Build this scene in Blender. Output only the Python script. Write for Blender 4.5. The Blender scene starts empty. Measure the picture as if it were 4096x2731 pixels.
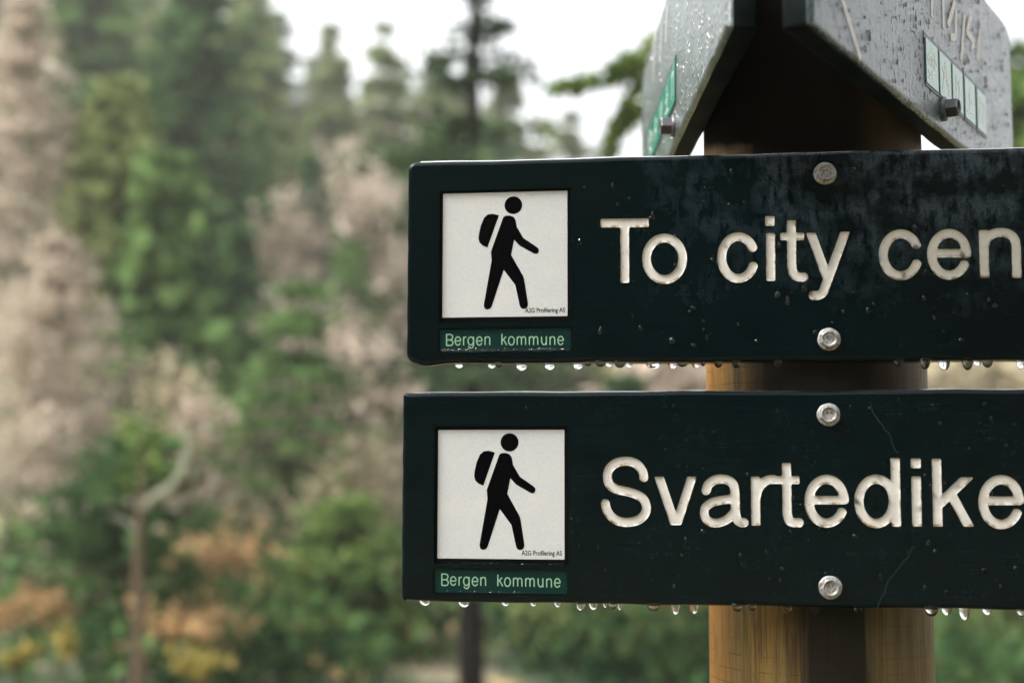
import bpy, bmesh, math, random
import numpy as np
from mathutils import Matrix, Vector, Euler
from mathutils.geometry import delaunay_2d_cdt

S = bpy.context.scene
COL = S.collection
R = math.radians
rng = np.random.default_rng(7)
random.seed(7)

# ------------------------------------------------------------------ camera
FPX, CX, CY = 5689.0, 2048.0, 1365.5            # 50 mm lens on a 36 mm wide frame, in pixels of the photograph
CAM = np.array([0.28352, -1.31939, 0.11425])    # the origin is the lower left corner of the lower sign
YAW, PITCH, ROLL = 0.13708, R(5.5), -0.00244

def rot(yaw, pitch, roll):
    c, s = math.cos(yaw), math.sin(yaw)
    rz = np.array([[c, -s, 0], [s, c, 0], [0, 0, 1]])
    c, s = math.cos(pitch), math.sin(pitch)
    rx = np.array([[1, 0, 0], [0, c, -s], [0, s, c]])
    c, s = math.cos(roll), math.sin(roll)
    ry = np.array([[c, 0, s], [0, 1, 0], [-s, 0, c]])
    return rz @ rx @ ry
RM = rot(YAW, PITCH, ROLL)

cd = bpy.data.cameras.new('camera')
cam = bpy.data.objects.new('camera', cd)
COL.objects.link(cam)
S.camera = cam
right, fwd, up = RM[:, 0], RM[:, 1], RM[:, 2]
cam.matrix_world = Matrix([[right[0], up[0], -fwd[0], CAM[0]], [right[1], up[1], -fwd[1], CAM[1]],
                           [right[2], up[2], -fwd[2], CAM[2]], [0, 0, 0, 1]])
cd.lens = 50; cd.sensor_width = 36; cd.clip_start = 0.05; cd.clip_end = 2000
cd.dof.use_dof = True
cd.dof.focus_distance = 1.33
cd.dof.aperture_fstop = 2.9

# ------------------------------------------------------------------ world, sun, exposure
w = bpy.data.worlds.new('World'); S.world = w; w.use_nodes = True
nt = w.node_tree
bg = nt.nodes['Background']
sky = nt.nodes.new('ShaderNodeTexSky'); sky.sky_type = 'NISHITA'; sky.sun_disc = False
SUN_EL, SUN_AZ = R(50), R(-112)                  # azimuth from +Y (view direction), negative = left
sky.sun_elevation = SUN_EL; sky.sun_rotation = SUN_AZ
sky.dust_density = 4.0; sky.air_density = 1.0
hs = nt.nodes.new('ShaderNodeHueSaturation'); hs.inputs['Saturation'].default_value = 0.16
nt.links.new(sky.outputs[0], hs.inputs['Color']); nt.links.new(hs.outputs[0], bg.inputs[0])
bg.inputs[1].default_value = 0.15
sd = bpy.data.lights.new('sun', 'SUN'); sd.energy = 1.5; sd.angle = R(25); sd.color = (1, .98, .95)
so = bpy.data.objects.new('sun', sd); COL.objects.link(so)
sdir = Vector((math.sin(SUN_AZ) * math.cos(SUN_EL), math.cos(SUN_AZ) * math.cos(SUN_EL), math.sin(SUN_EL)))
so.rotation_euler = sdir.to_track_quat('Z', 'Y').to_euler()
S.view_settings.view_transform = 'Standard'; S.view_settings.look = 'None'
S.view_settings.exposure = 1.75; S.view_settings.gamma = 1.0
S.cycles.max_bounces = 8; S.cycles.transmission_bounces = 6; S.cycles.transparent_max_bounces = 6
S.cycles.caustics_refractive = False; S.cycles.caustics_reflective = False
S.cycles.sample_clamp_indirect = 6

# ------------------------------------------------------------------ ray helpers (photo pixel -> point on a given plane)
def ray(x, y): return RM @ np.array([(x - CX) / FPX, 1.0, (CY - y) / FPX])
def onY(x, y, Y=0.0):
    d = ray(x, y); return CAM + d * (Y - CAM[1]) / d[1]
def onZ(x, y, Z):
    d = ray(x, y); return CAM + d * (Z - CAM[2]) / d[2]
def on_plane(x, y, p0, n):
    d = ray(x, y); t = np.dot(p0 - CAM, n) / np.dot(d, n); return CAM + d * t
def bearing(px):                                   # world azimuth from +Y, positive right, of a photo column
    return math.atan((px - CX) / FPX) - YAW

# ------------------------------------------------------------------ object helpers
def tag(o, label=None, cat=None, group=None, kind=None):
    if label: o['label'] = label
    if cat: o['category'] = cat
    if group: o['group'] = group
    if kind: o['kind'] = kind
    return o
def empty(name, loc=(0, 0, 0), rz=0.0):
    o = bpy.data.objects.new(name, None); COL.objects.link(o)
    o.location = loc; o.rotation_euler = (0, 0, rz); o.empty_display_size = .05
    return o
def mesh(name, V, F, mats, parent=None, smooth=False, midx=None, attr=None):
    me = bpy.data.meshes.new(name)
    me.from_pydata([tuple(map(float, v)) for v in V], [], [tuple(f) for f in F])
    for m in (mats if isinstance(mats, (list, tuple)) else [mats]): me.materials.append(m)
    if midx is not None: me.polygons.foreach_set('material_index', np.array(midx, np.int32))
    if smooth: me.polygons.foreach_set('use_smooth', np.ones(len(me.polygons), bool))
    if attr is not None:
        for k, a in attr.items():
            at = me.attributes.new(k, 'FLOAT', 'POINT'); at.data.foreach_set('value', np.array(a, np.float32))
    me.update()
    o = bpy.data.objects.new(name, me); COL.objects.link(o)
    if parent: o.parent = parent
    return o

# ------------------------------------------------------------------ material helpers
class M:
    def __init__(s, name):
        s.m = bpy.data.materials.new(name); s.m.use_nodes = True
        s.t = s.m.node_tree; s.n = s.t.nodes; s.b = s.n['Principled BSDF']
        s.tc = None
    def new(s, t, **k):
        n = s.n.new(t)
        for a, b in k.items(): setattr(n, a, b)
        return n
    def link(s, a, b): s.t.links.new(a, b)
    def coord(s, scale=(1, 1, 1), out='Object', loc=(0, 0, 0)):
        if s.tc is None: s.tc = s.new('ShaderNodeTexCoord')
        mp = s.new('ShaderNodeMapping'); mp.inputs['Scale'].default_value = scale; mp.inputs['Location'].default_value = loc
        s.link(s.tc.outputs[out], mp.inputs[0]); return mp.outputs[0]
    def noise(s, scale, detail=4, rough=.55, vec=None, dist=0):
        n = s.new('ShaderNodeTexNoise'); n.inputs['Scale'].default_value = scale; n.inputs['Detail'].default_value = detail
        n.inputs['Roughness'].default_value = rough; n.inputs['Distortion'].default_value = dist
        if vec is not None: s.link(vec, n.inputs['Vector'])
        return n.outputs['Fac']
    def voro(s, scale, vec=None, feature='F1'):
        n = s.new('ShaderNodeTexVoronoi'); n.feature = feature; n.inputs['Scale'].default_value = scale
        if vec is not None: s.link(vec, n.inputs['Vector'])
        return n.outputs['Distance']
    def ramp(s, fac, stops):
        n = s.new('ShaderNodeValToRGB'); e = n.color_ramp.elements
        while len(e) < len(stops): e.new(.5)
        for i, (p, c) in enumerate(stops):
            e[i].position = p; e[i].color = (*c, 1) if len(c) == 3 else c
        s.link(fac, n.inputs[0]); return n.outputs[0]
    def mr(s, v, a, b, c=0., d=1.):
        n = s.new('ShaderNodeMapRange'); n.inputs[1].default_value = a; n.inputs[2].default_value = b
        n.inputs[3].default_value = c; n.inputs[4].default_value = d; s.link(v, n.inputs[0]); return n.outputs[0]
    def math(s, op, a, b=None):
        n = s.new('ShaderNodeMath'); n.operation = op
        for i, v in enumerate((a, b)):
            if v is None: continue
            if isinstance(v, (int, float)): n.inputs[i].default_value = v
            else: s.link(v, n.inputs[i])
        return n.outputs[0]
    def mix(s, fac, a, b):
        n = s.new('ShaderNodeMix'); n.data_type = 'RGBA'
        for i, v in ((0, fac), (6, a), (7, b)):
            if isinstance(v, (int, float)): n.inputs[i].default_value = v
            elif isinstance(v, tuple): n.inputs[i].default_value = (*v, 1)
            else: s.link(v, n.inputs[i])
        return n.outputs[2]
    def bump(s, h, strength, dist):
        n = s.new('ShaderNodeBump'); n.inputs['Strength'].default_value = strength; n.inputs['Distance'].default_value = dist
        s.link(h, n.inputs['Height']); s.link(n.outputs[0], s.b.inputs['Normal']); return n
    def base(s, c):
        if isinstance(c, tuple): s.b.inputs['Base Color'].default_value = (*c, 1)
        else: s.link(c, s.b.inputs['Base Color'])
    def rough(s, r):
        if isinstance(r, (int, float)): s.b.inputs['Roughness'].default_value = r
        else: s.link(r, s.b.inputs['Roughness'])

def mat_paint(name, base, wet=0.0, offs=(0, 0, 0), bumpy=.35, hi=(.03, .075, .085), spec=.16, r0=.16, r1=.4, where=None):
    """dark green stained timber, wet in patches: vertical runs of film and painted sheen, pores, horizontal grain"""
    m = M(name)
    grain = m.noise(1.0, 6, .6, m.coord((14, 60, 420), loc=offs))
    runs = m.noise(1.0, 5, .65, m.coord((170, 60, 22) if bumpy > 2 else (120, 60, 48), loc=offs))
    blot = m.noise(1.0, 5, .6, m.coord((24, 20, 30), loc=offs))
    fine = m.noise(1.0, 3, .7, m.coord((700, 300, 480), loc=offs))
    # weathered film with sky sheen painted in, where the big blotch and runs agree
    f = m.math('MULTIPLY', m.mr(blot, .40, .56), m.mr(runs, .40, .58))
    f = m.math('MULTIPLY', f, m.mr(fine, .35, .6, .25, 1.))
    f = m.math('MULTIPLY', f, wet)
    if where:                                       # film and painted sheen lie in the top right part of the board
        sp = m.new('ShaderNodeSeparateXYZ'); m.link(m.coord(), sp.inputs[0])
        a = m.mr(m.math('ADD', sp.outputs[0], m.math('MULTIPLY', m.math('SUBTRACT', blot, .5), .25)), where[0], where[1])
        b = m.mr(m.math('ADD', sp.outputs[2], m.math('MULTIPLY', m.math('SUBTRACT', blot, .5), .12)), where[2], where[3])
        f = m.math('MULTIPLY', f, m.math('MULTIPLY', a, b))
    col = m.mix(m.mr(grain, .3, .75, 0, .55), tuple(c * .55 for c in base), tuple(c * 2.2 for c in base))
    m.base(m.mix(f, col, hi))
    m.rough(m.mr(m.math('ADD', m.math('MULTIPLY', f, 1.0), m.math('MULTIPLY', m.math('SUBTRACT', runs, .5), .5 if bumpy > 2 else .2)), -.2, 1., r0, r1))
    m.b.inputs['Specular IOR Level'].default_value = spec
    drops = m.voro(1.0, m.coord((150, 100, 95), loc=offs))
    dr = m.mr(drops, .08, .34, 1., 0.)
    gate = m.mr(m.noise(1.0, 2, .5, m.coord((90, 60, 70), loc=(3, 1, 2))), *((.42, .52) if bumpy > 2 else (.5, .6)))
    dr = m.math('MULTIPLY', dr, gate)
    h = m.math('ADD', m.math('MULTIPLY', grain, .35), m.math('MULTIPLY', dr, .8))
    h = m.math('ADD', h, m.math('MULTIPLY', runs, .35 if bumpy > 2 else .15))
    bn = m.bump(h, bumpy, .0006 if bumpy < 2 else .0015); m.link(bn.outputs[0], m.b.inputs['Coat Normal'])
    m.b.inputs['Coat Weight'].default_value = (0. if bumpy < 2 else 1. if bumpy < 2.4 else .12); m.b.inputs['Coat Roughness'].default_value = .2
    return m.m

BASE = (.0002, .0038, .0046)
m_up = mat_paint('upper sign paint', BASE, 1.6, (0, 0, 0), hi=(.034, .052, .068), where=(.22, .48, .27, .40))  # bluish sky sheen put into the film colour at top right
m_lo = mat_paint('lower sign paint', BASE, .03, (5, 2, 9))

def mat_plain(name, col, rough=.5, metal=0., spec=.5):
    m = M(name); m.base(col); m.rough(rough); m.b.inputs['Metallic'].default_value = metal
    m.b.inputs['Specular IOR Level'].default_value = spec
    return m.m

def mat_letter():
    m = M('letter paint')
    sp = m.voro(1.0, m.coord((330, 330, 330)))
    gate = m.mr(m.noise(1, 2, .5, m.coord((60, 60, 60))), .48, .62)
    speck = m.math('MULTIPLY', m.mr(sp, .13, .2, 1, 0), gate)
    soft = m.noise(1, 4, .6, m.coord((90, 90, 90)))
    c = m.mix(m.mr(soft, .3, .7), (.47, .445, .41), (.57, .55, .515))
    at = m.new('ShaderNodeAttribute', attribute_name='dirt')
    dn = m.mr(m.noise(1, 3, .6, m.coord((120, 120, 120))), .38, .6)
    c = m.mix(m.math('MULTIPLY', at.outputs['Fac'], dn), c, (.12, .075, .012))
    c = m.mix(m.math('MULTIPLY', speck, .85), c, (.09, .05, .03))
    m.base(c); m.rough(.48); m.b.inputs['Specular IOR Level'].default_value = .3
    m.bump(soft, .15, .0005)
    return m.m
m_letter = mat_letter()

def mat_plate():
    m = M('pale plate')
    n1 = m.noise(1, 3, .6, m.coord((900, 900, 900))); n2 = m.noise(1, 3, .6, m.coord((30, 30, 30)))
    c = m.mix(m.mr(n1, .35, .65), (.415, .425, .43), (.50, .51, .515))
    c = m.mix(m.mr(n2, .45, .75, 0, .3), c, (.6, .55, .47))
    sp = m.mr(m.voro(1, m.coord((60, 60, 60))), .025, .035, .7, 0)
    c = m.mix(sp, c, (.2, .12, .06))
    m.base(c); m.rough(.35); return m.m
m_plate = mat_plate()
m_black = mat_plain('black print', (.0012, .0012, .0018), .25, 0., .03)
m_frame_shade = mat_plain('black frame and gap shade', (.001, .002, .0025), .3, 0., .1)  # symbol frames, also the painted shadow gap of the pictogram pockets
def mat_teal():
    m = M('green name plate')
    n = m.noise(1, 4, .6, m.coord((60, 60, 60)))
    m.base(m.mix(n, (.0005, .014, .0125), (.001, .022, .019))); m.rough(.3); m.b.inputs['Specular IOR Level'].default_value = .2; return m.m
m_teal = mat_teal()
m_mint = mat_plain('engraved mint lettering', (.19, .34, .22), .45)
def mat_zinc():
    m = M('weathered zinc')
    n = m.noise(1, 4, .7, m.coord((420, 420, 420))); n2 = m.noise(1, 3, .6, m.coord((130, 130, 130)))
    c = m.mix(m.mr(n, .35, .65), (.16, .16, .155), (.46, .46, .45))
    c = m.mix(m.mr(n2, .55, .68), c, (.13, .085, .06))
    m.base(c); m.b.inputs['Metallic'].default_value = .55; m.rough(m.mr(n, .3, .7, .35, .6)); m.bump(n, .4, .0004); return m.m
m_zinc = mat_zinc()
def mat_water():
    m = M('water'); m.base((1, 1, 1)); m.rough(0.0); m.b.inputs['IOR'].default_value = 1.333
    m.b.inputs['Transmission Weight'].default_value = 1.0; return m.m
m_water = mat_water()

# ------------------------------------------------------------------ stroke -> signed distance -> contour
def seg_sdf(P, a, b, hw):
    d = b - a; L = np.hypot(*d); u = d / L; n = np.array([-u[1], u[0]]); c = (a + b) / 2
    q = P - c; x = np.abs(q @ u) - L / 2; y = np.abs(q @ n) - hw
    return np.minimum(np.maximum(x, y), 0) + np.hypot(np.maximum(x, 0), np.maximum(y, 0))
def stroke_sdf(P, pts, hw, clip=None):
    pts = np.asarray(pts, float); D = np.full(len(P), 9.)
    for a, b in zip(pts[:-1], pts[1:]):
        if np.hypot(*(b - a)) > 1e-6: D = np.minimum(D, seg_sdf(P, a, b, hw))
    for p in pts[1:-1]: D = np.minimum(D, np.hypot(*(P - p).T) - hw)
    if clip is not None:
        D = np.maximum(D, np.maximum(clip[0] - P[:, 1], P[:, 1] - clip[1]))
    return D
def marching(D, x0, y0, h):
    """closed contours of D=0; D[j,i] at (x0+i*h, y0+j*h)"""
    ny, nx = D.shape; I = D < 0; segs = {}
    def ept(k):
        t, j, i = k
        if t == 0: a, b = D[j, i], D[j, i + 1]; return (x0 + (i + a / (a - b)) * h, y0 + j * h)
        a, b = D[j, i], D[j + 1, i]; return (x0 + i * h, y0 + (j + a / (a - b)) * h)
    code = I[:-1, :-1] * 1 + I[:-1, 1:] * 2 + I[1:, 1:] * 4 + I[1:, :-1] * 8
    js, is_ = np.nonzero((code > 0) & (code < 15))
    T = {1: [(3, 0)], 2: [(0, 1)], 3: [(3, 1)], 4: [(1, 2)], 5: [(3, 0), (1, 2)], 6: [(0, 2)], 7: [(3, 2)], 8: [(2, 3)],
         9: [(2, 0)], 10: [(0, 1), (2, 3)], 11: [(2, 1)], 12: [(1, 3)], 13: [(1, 0)], 14: [(0, 3)]}
    for j, i in zip(js, is_):
        E = [(0, j, i), (1, j, i + 1), (0, j + 1, i), (1, j, i)]
        for a, b in T[int(code[j, i])]:
            segs.setdefault(E[a], []).append(E[b]); segs.setdefault(E[b], []).append(E[a])
    loops = []
    seen = set()
    for k in segs:
        if k in seen: continue
        L = [k]; seen.add(k); cur = k
        while True:
            nx_ = [q for q in segs[cur] if q not in seen]
            if not nx_: break
            cur = nx_[0]; seen.add(cur); L.append(cur)
        if len(L) > 4: loops.append(np.array([ept(q) for q in L]))
    return loops
def clean(loop, tol):
    out = [loop[0]]
    for p in loop[1:]:
        if np.hypot(*(p - out[-1])) > tol: out.append(p)
    if np.hypot(*(out[0] - out[-1])) < tol: out.pop()
    return np.array(out)
def blur(D, k):
    for _ in range(k):
        D = .5 * D + .125 * (np.roll(D, 1, 0) + np.roll(D, -1, 0) + np.roll(D, 1, 1) + np.roll(D, -1, 1))
    return D
def glyph_field(strokes, h=.0005, smooth=6, rag=0.):
    """strokes: list of (pts[m], halfwidth, clip) in board coordinates; returns D, x0, y0, h"""
    allp = np.concatenate([np.asarray(s[0], float) for s in strokes]); pad = .012
    x0, y0 = allp.min(0) - pad; x1, y1 = allp.max(0) + pad
    xs = np.arange(x0, x1, h); ys = np.arange(y0, y1, h); X, Y = np.meshgrid(xs, ys); P = np.stack([X.ravel(), Y.ravel()], 1)
    D = np.full(len(P), 9.)
    for s in strokes: D = np.minimum(D, stroke_sdf(P, s[0], s[1], s[2] if len(s) > 2 else None))
    D = np.minimum(D.reshape(X.shape), .01)
    D = blur(D, smooth)
    if rag:
        D = D + rag * blur(rng.normal(size=D.shape), 6) * 5
    return D, x0, y0, h
def sample(D, x0, y0, h, P):
    i = (P[:, 0] - x0) / h; j = (P[:, 1] - y0) / h
    i0 = np.clip(i.astype(int), 0, D.shape[1] - 2); j0 = np.clip(j.astype(int), 0, D.shape[0] - 2)
    a, b = i - i0, j - j0
    return (D[j0, i0] * (1 - a) * (1 - b) + D[j0, i0 + 1] * a * (1 - b) + D[j0 + 1, i0] * (1 - a) * b + D[j0 + 1, i0 + 1] * a * b)
def cdt(loops, extra=None):
    pts, edges = [], []
    for L in loops:
        n0 = len(pts); pts += [Vector(p) for p in L]; n = len(L)
        edges += [(n0 + i, n0 + (i + 1) % n) for i in range(n)]
    if extra is not None: pts += [Vector(p) for p in extra]
    v, e, f, *_ = delaunay_2d_cdt(pts, edges, [], 1, 1e-7)
    v = np.array([tuple(p) for p in v]); T = np.array([tuple(t) for t in f])
    c = v[T].mean(1); par = np.zeros(len(c), bool)              # keep the triangles with odd winding parity
    A = np.concatenate([np.asarray(L, float) for L in loops]); Bq = np.concatenate([np.roll(np.asarray(L, float), -1, 0) for L in loops])
    dy = Bq[:, 1] - A[:, 1]; dy = np.where(dy == 0, 1e-15, dy); sl = (Bq[:, 0] - A[:, 0]) / dy
    for k in range(0, len(c), 1000):
        q = c[k:k + 1000, None, :]
        cr = ((A[:, 1] > q[..., 1]) != (Bq[:, 1] > q[..., 1])) & (q[..., 0] < A[:, 0] + (q[..., 1] - A[:, 1]) * sl)
        par[k:k + 1000] = cr.sum(1) % 2 == 1
    return v, [tuple(int(i) for i in t) for t in T[par]]

# ------------------------------------------------------------------ glyph tracing (photo pixels -> sign plane)
def to_board(pts):
    return np.array([[q[0], q[2]] for q in (onY(x, y, 0.) for x, y in pts)])
def arc(cx, cy, a, b, t0, t1, n=26):      # degrees, y down
    return [(cx + a * math.cos(math.radians(t)), cy + b * math.sin(math.radians(t))) for t in np.linspace(t0, t1, n)]
def spline(pts, n=6):
    P = [np.array(p, float) for p in pts]; P = [2 * P[0] - P[1]] + P + [2 * P[-1] - P[-2]]; out = []
    for i in range(1, len(P) - 2):
        for t in np.linspace(0, 1, n, endpoint=False):
            a, b, c, d = P[i - 1], P[i], P[i + 1], P[i + 2]
            out.append(.5 * ((2 * b) + (-a + c) * t + (2 * a - 5 * b + 4 * c - d) * t * t + (-a + 3 * b - 3 * c + d) * t ** 3))
    out.append(P[-2]); return [tuple(p) for p in out]
def G(strokes, ox, oy, s, hw):
    """strokes in crop pixels: (pts, width factor, (ytop, ybottom) or None)"""
    out = []
    for st in strokes:
        pts, k, cl = (st + (1., None))[:3] if len(st) < 3 else st
        b = to_board([(ox + x * s, oy + y * s) for x, y in pts]); c = None
        if cl:
            xm = sum(p[0] for p in pts) / len(pts)
            c = tuple(sorted((to_board([(ox + xm * s, oy + cl[0] * s)])[0, 1], to_board([(ox + xm * s, oy + cl[1] * s)])[0, 1])))
        out.append((b, hw * k, c))
    return out
HW = .00415
def e_glyph(cx, cy, a, b, bar, cut, k=.92):
    t0 = math.degrees(math.asin((bar + 28 - cy) / b)); t1 = math.degrees(math.asin((cut - cy) / b))
    return [(arc(cx, cy, a, b, t0, -360 + t1, 44), 1., None), ([(cx - a, bar), (cx + a * .96, bar)], k, None)]
def c_glyph(cx, cy, a, b, y1, y2):
    return [(arc(cx, cy, a, b, math.degrees(math.asin((y1 - cy) / b)), -360 + math.degrees(math.asin((y2 - cy) / b)), 44), 1., None)]
A = (2350, 580, .4464); B_ = (3200, 580, .4464)
UP = [
    G([([(115, 700), (550, 697)], 1., None), ([(333, 700), (334, 1235)], 1., None)], *A, HW),
    G([(arc(690, 1019, 162, 186, 0, 360, 60) + [arc(690, 1019, 162, 186, 0, 12, 2)[1]], 1., None)], *A, HW),
    G(c_glyph(1350, 1008, 148, 187, 940, 1062), *A, HW),
    G([([(1634, 637), (1634, 725)], 1.05, None)], *A, HW), G([([(1640, 790), (1642, 1217)], 1., None)], *A, HW),
    G([([(1826, 674), (1830, 1060)] + spline([(1831, 1090), (1845, 1150), (1885, 1180), (1948, 1183)]), 1., None), ([(1725, 820), (1942, 820)], .84, None)], *A, HW),
    G([([(90, 770), (245, 1195)], 1., (785, 1500)), ([(410, 765), (235, 1245)] + spline([(228, 1262), (205, 1320), (165, 1345), (108, 1348)]), 1., (781, 1500))], *B_, HW),
    G(c_glyph(903, 984, 157, 188, 915, 1042), *B_, HW),
    G(e_glyph(1337, 979, 157, 187, 970, 1050), *B_, HW),
    G([([(1643, 762), (1657, 1190)], 1., None), (spline([(1657, 900), (1672, 845), (1725, 798), (1805, 782), (1880, 800), (1925, 850), (1938, 920)]) + [(1945, 1190)], 1., None)], *B_, HW),
]
C_ = (2350, 1700, .4039); D_ = (3200, 1700, .381)
LO = [
    G([(spline([(559, 528), (546, 462), (500, 395), (440, 363), (370, 355), (290, 371), (225, 420), (196, 495), (215, 582), (285, 632), (385, 655), (480, 683), (552, 730), (583, 805), (566, 880), (500, 938), (395, 960), (300, 945), (228, 895), (188, 830), (175, 763)]), 1., None)], *C_, HW),
    G([([(700, 488), (878, 1010)], 1., (508, 987)), ([(1042, 488), (874, 1010)], 1., (508, 987))], *C_, HW),
    G([(spline([(1171, 657), (1195, 590), (1250, 547), (1320, 531), (1400, 547), (1448, 597), (1460, 680)]) + spline([(1463, 760), (1466, 860), (1480, 925), (1510, 958), (1558, 963)]), 1., None),
       (spline([(1462, 718), (1400, 732), (1330, 741), (1235, 763), (1170, 810), (1155, 870), (1178, 930), (1235, 964), (1310, 962), (1390, 925), (1462, 850)]), .95, None)], *C_, HW),
    G([([(1661, 507), (1669, 992)], 1., None), (spline([(1672, 700), (1690, 632), (1735, 573), (1790, 540), (1855, 536)]), .98, None)], *C_, HW)
    + G([([(1970, 373), (1977, 850)] + spline([(1980, 890), (1998, 942), (2040, 961), (2107, 963)]), 1., None), ([(1862, 542), (2100, 542)], .85, None)], *C_, HW),
    G(e_glyph(279, 796, 185, 229, 785, 885), *D_, HW),
    G([([(997, 345), (1012, 1062)], 1., None), (arc(800, 797, 182, 233, 0, 360, 60), 1., None)], *D_, HW),
    G([([(1215, 347), (1215, 450)], 1.08, None)], *D_, HW), G([([(1219, 537), (1229, 1062)], 1.03, None)], *D_, HW),
    G([([(1431, 350), (1449, 1062)], 1., None), ([(1785, 518), (1465, 826)], 1., (545, 1100)), ([(1575, 700), (1785, 1085)], 1., (400, 1062))], *D_, HW),
    G(e_glyph(2112, 805, 190, 235, 792, 895), *D_, HW),
]
E_ = (1740, 1310, .2381)
def ek(cx, cy=220): return (arc(cx, cy, 46, 70, 0, -330, 26), 1., None), ([(cx - 46, cy), (cx + 46, cy)], 1., None)
def nk(x): return ([(x, 150), (x, 291)], 1., None), (spline([(x, 195), (x + 20, 160), (x + 48, 152), (x + 72, 165), (x + 79, 200)]) + [(x + 79, 289)], 1., None)
def mk(x): return ([(x, 150), (x, 289)], 1., None), (spline([(x, 190), (x + 18, 158), (x + 42, 150), (x + 64, 165), (x + 71, 195)]) + [(x + 71, 288)], 1., None), (spline([(x + 71, 190), (x + 90, 158), (x + 112, 150), (x + 134, 165), (x + 141, 195)]) + [(x + 141, 286)], 1., None)
KOM = [
    [([(190, 104), (190, 300)], 1., None), ([(190, 112), (250, 112)] + spline([(262, 114), (286, 132), (290, 165), (270, 198), (245, 204)]) + [(190, 205)], 1., None),
     ([(245, 205)] + spline([(268, 209), (292, 232), (295, 265), (275, 293), (250, 298)]) + [(190, 298)], 1., None)],
    list(ek(380, 222)), [([(476, 152), (476, 296)], 1., None), (spline([(476, 200), (490, 165), (521, 153)]), 1., None)],
    [(arc(597, 222, 46, 68, 0, 360, 36), 1., None), ([(643, 148), (643, 290)] + spline([(641, 305), (625, 332), (600, 340), (575, 332), (558, 308)]), 1., None)],
    list(ek(741, 222)), list(nk(837)),
    [([(1120, 102), (1120, 287)], 1., None), ([(1190, 148), (1124, 218)], 1., None), ([(1146, 196), (1202, 291)], 1., None)],
    [(arc(1280, 219, 48, 70, 0, 360, 36), 1., None)], list(mk(1378)), list(mk(1582)),
    [([(1787, 148), (1789, 225)] + spline([(1791, 240), (1805, 272), (1828, 285), (1852, 272), (1866, 235)]), 1., None), ([(1867, 143), (1868, 290)], 1., None)],
    list(nk(1930)), list(ek(2108, 214))]
KU = [G(g, *E_, .00058) for g in KOM]

def shift(glyphs, src, dst, sc):
    return [[((np.asarray(p) - src) * sc + dst, hw, c) for p, hw, c in g] for g in glyphs]
su = to_board([(1785, 1380.7)])[0]; sl = to_board([(1766, 2339.8)])[0]
eu = to_board([(2242, 1379)])[0]; el = to_board([(2229, 2345)])[0]
KL = shift(KU, su, sl, (el[0] - sl[0]) / (eu[0] - su[0]))

# ------------------------------------------------------------------ generic small builders
def rounded_rect(x0, y0, x1, y1, r, n=5):
    out = []
    for cx, cy, a in ((x1 - r, y0 + r, -90), (x1 - r, y1 - r, 0), (x0 + r, y1 - r, 90), (x0 + r, y0 + r, 180)):
        for t in np.linspace(a, a + 90, n): out.append((cx + r * math.cos(R(t)), cy + r * math.sin(R(t))))
    return np.array(out)
def prism(name, poly, y_front, y_back, m, parent, bevel=0.0):
    """closed slab from an outline in the sign plane (x, z); front towards -Y; optional chamfer"""
    poly = np.asarray(poly); n = len(poly); V = []; F = []
    if bevel:
        c = poly.mean(0)
        area = np.roll(poly, -1, 0) - np.roll(poly, 1, 0); nr = np.stack([area[:, 1], -area[:, 0]], 1); nr /= np.linalg.norm(nr, axis=1)[:, None]
        if ((poly - c) * nr).sum() < 0: nr = -nr
        rings = [(poly - nr * bevel, y_front), (poly, y_front + bevel), (poly, y_back)]
    else: rings = [(poly, y_front), (poly, y_back)]
    for p, y in rings: V += [(a, y, b) for a, b in p]
    for k in range(len(rings) - 1):
        for i in range(n):
            j = (i + 1) % n; F.append((k * n + i, k * n + j, (k + 1) * n + j, (k + 1) * n + i))
    v2, f2 = cdt([rings[0][0]])
    o0 = len(V); V += [(a, y_front, b) for a, b in v2]; F += [tuple(o0 + i for i in f) for f in f2]
    return mesh(name, V, F, m, parent)
def glyph_sheet(name, glyphs, y, m, parent, thick=.0, h=.0005, smooth=2, tol=.00012):
    V, F = [], []
    for g in glyphs:
        D, x0, y0, hh = glyph_field(g, h, smooth)
        loops = [clean(l, tol) for l in marching(D, x0, y0, hh)]
        v, f = cdt(loops); o = len(V)
        V += [(a, y, b) for a, b in v]; F += [tuple(o + i for i in t) for t in f]
    return mesh(name, V, F, m, parent)
def text_mesh(name, s, size, loc, m, parent, xscale=1., rx=R(90), width=None, bold=0.):
    cu = bpy.data.curves.new(name, 'FONT'); cu.body = s; cu.size = size; cu.offset = bold
    tmp = bpy.data.objects.new(name, cu); COL.objects.link(tmp)
    dg = bpy.context.evaluated_depsgraph_get(); dg.update()
    me = bpy.data.meshes.new_from_object(tmp.evaluated_get(dg)); bpy.data.objects.remove(tmp)
    co = np.empty(len(me.vertices) * 3, np.float32); me.vertices.foreach_get('co', co); co = co.reshape(-1, 3)
    x0, x1 = co[:, 0].min(), co[:, 0].max(); sx = (width / (x1 - x0)) if width else xscale
    out = np.stack([loc[0] + (co[:, 0] - x0) * sx, np.full(len(co), loc[1]), loc[2] + co[:, 1]], 1)
    me.vertices.foreach_set('co', out.astype(np.float32).ravel()); me.materials.clear(); me.materials.append(m)
    o = bpy.data.objects.new(name, me); COL.objects.link(o); o.parent = parent
    return o

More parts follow.
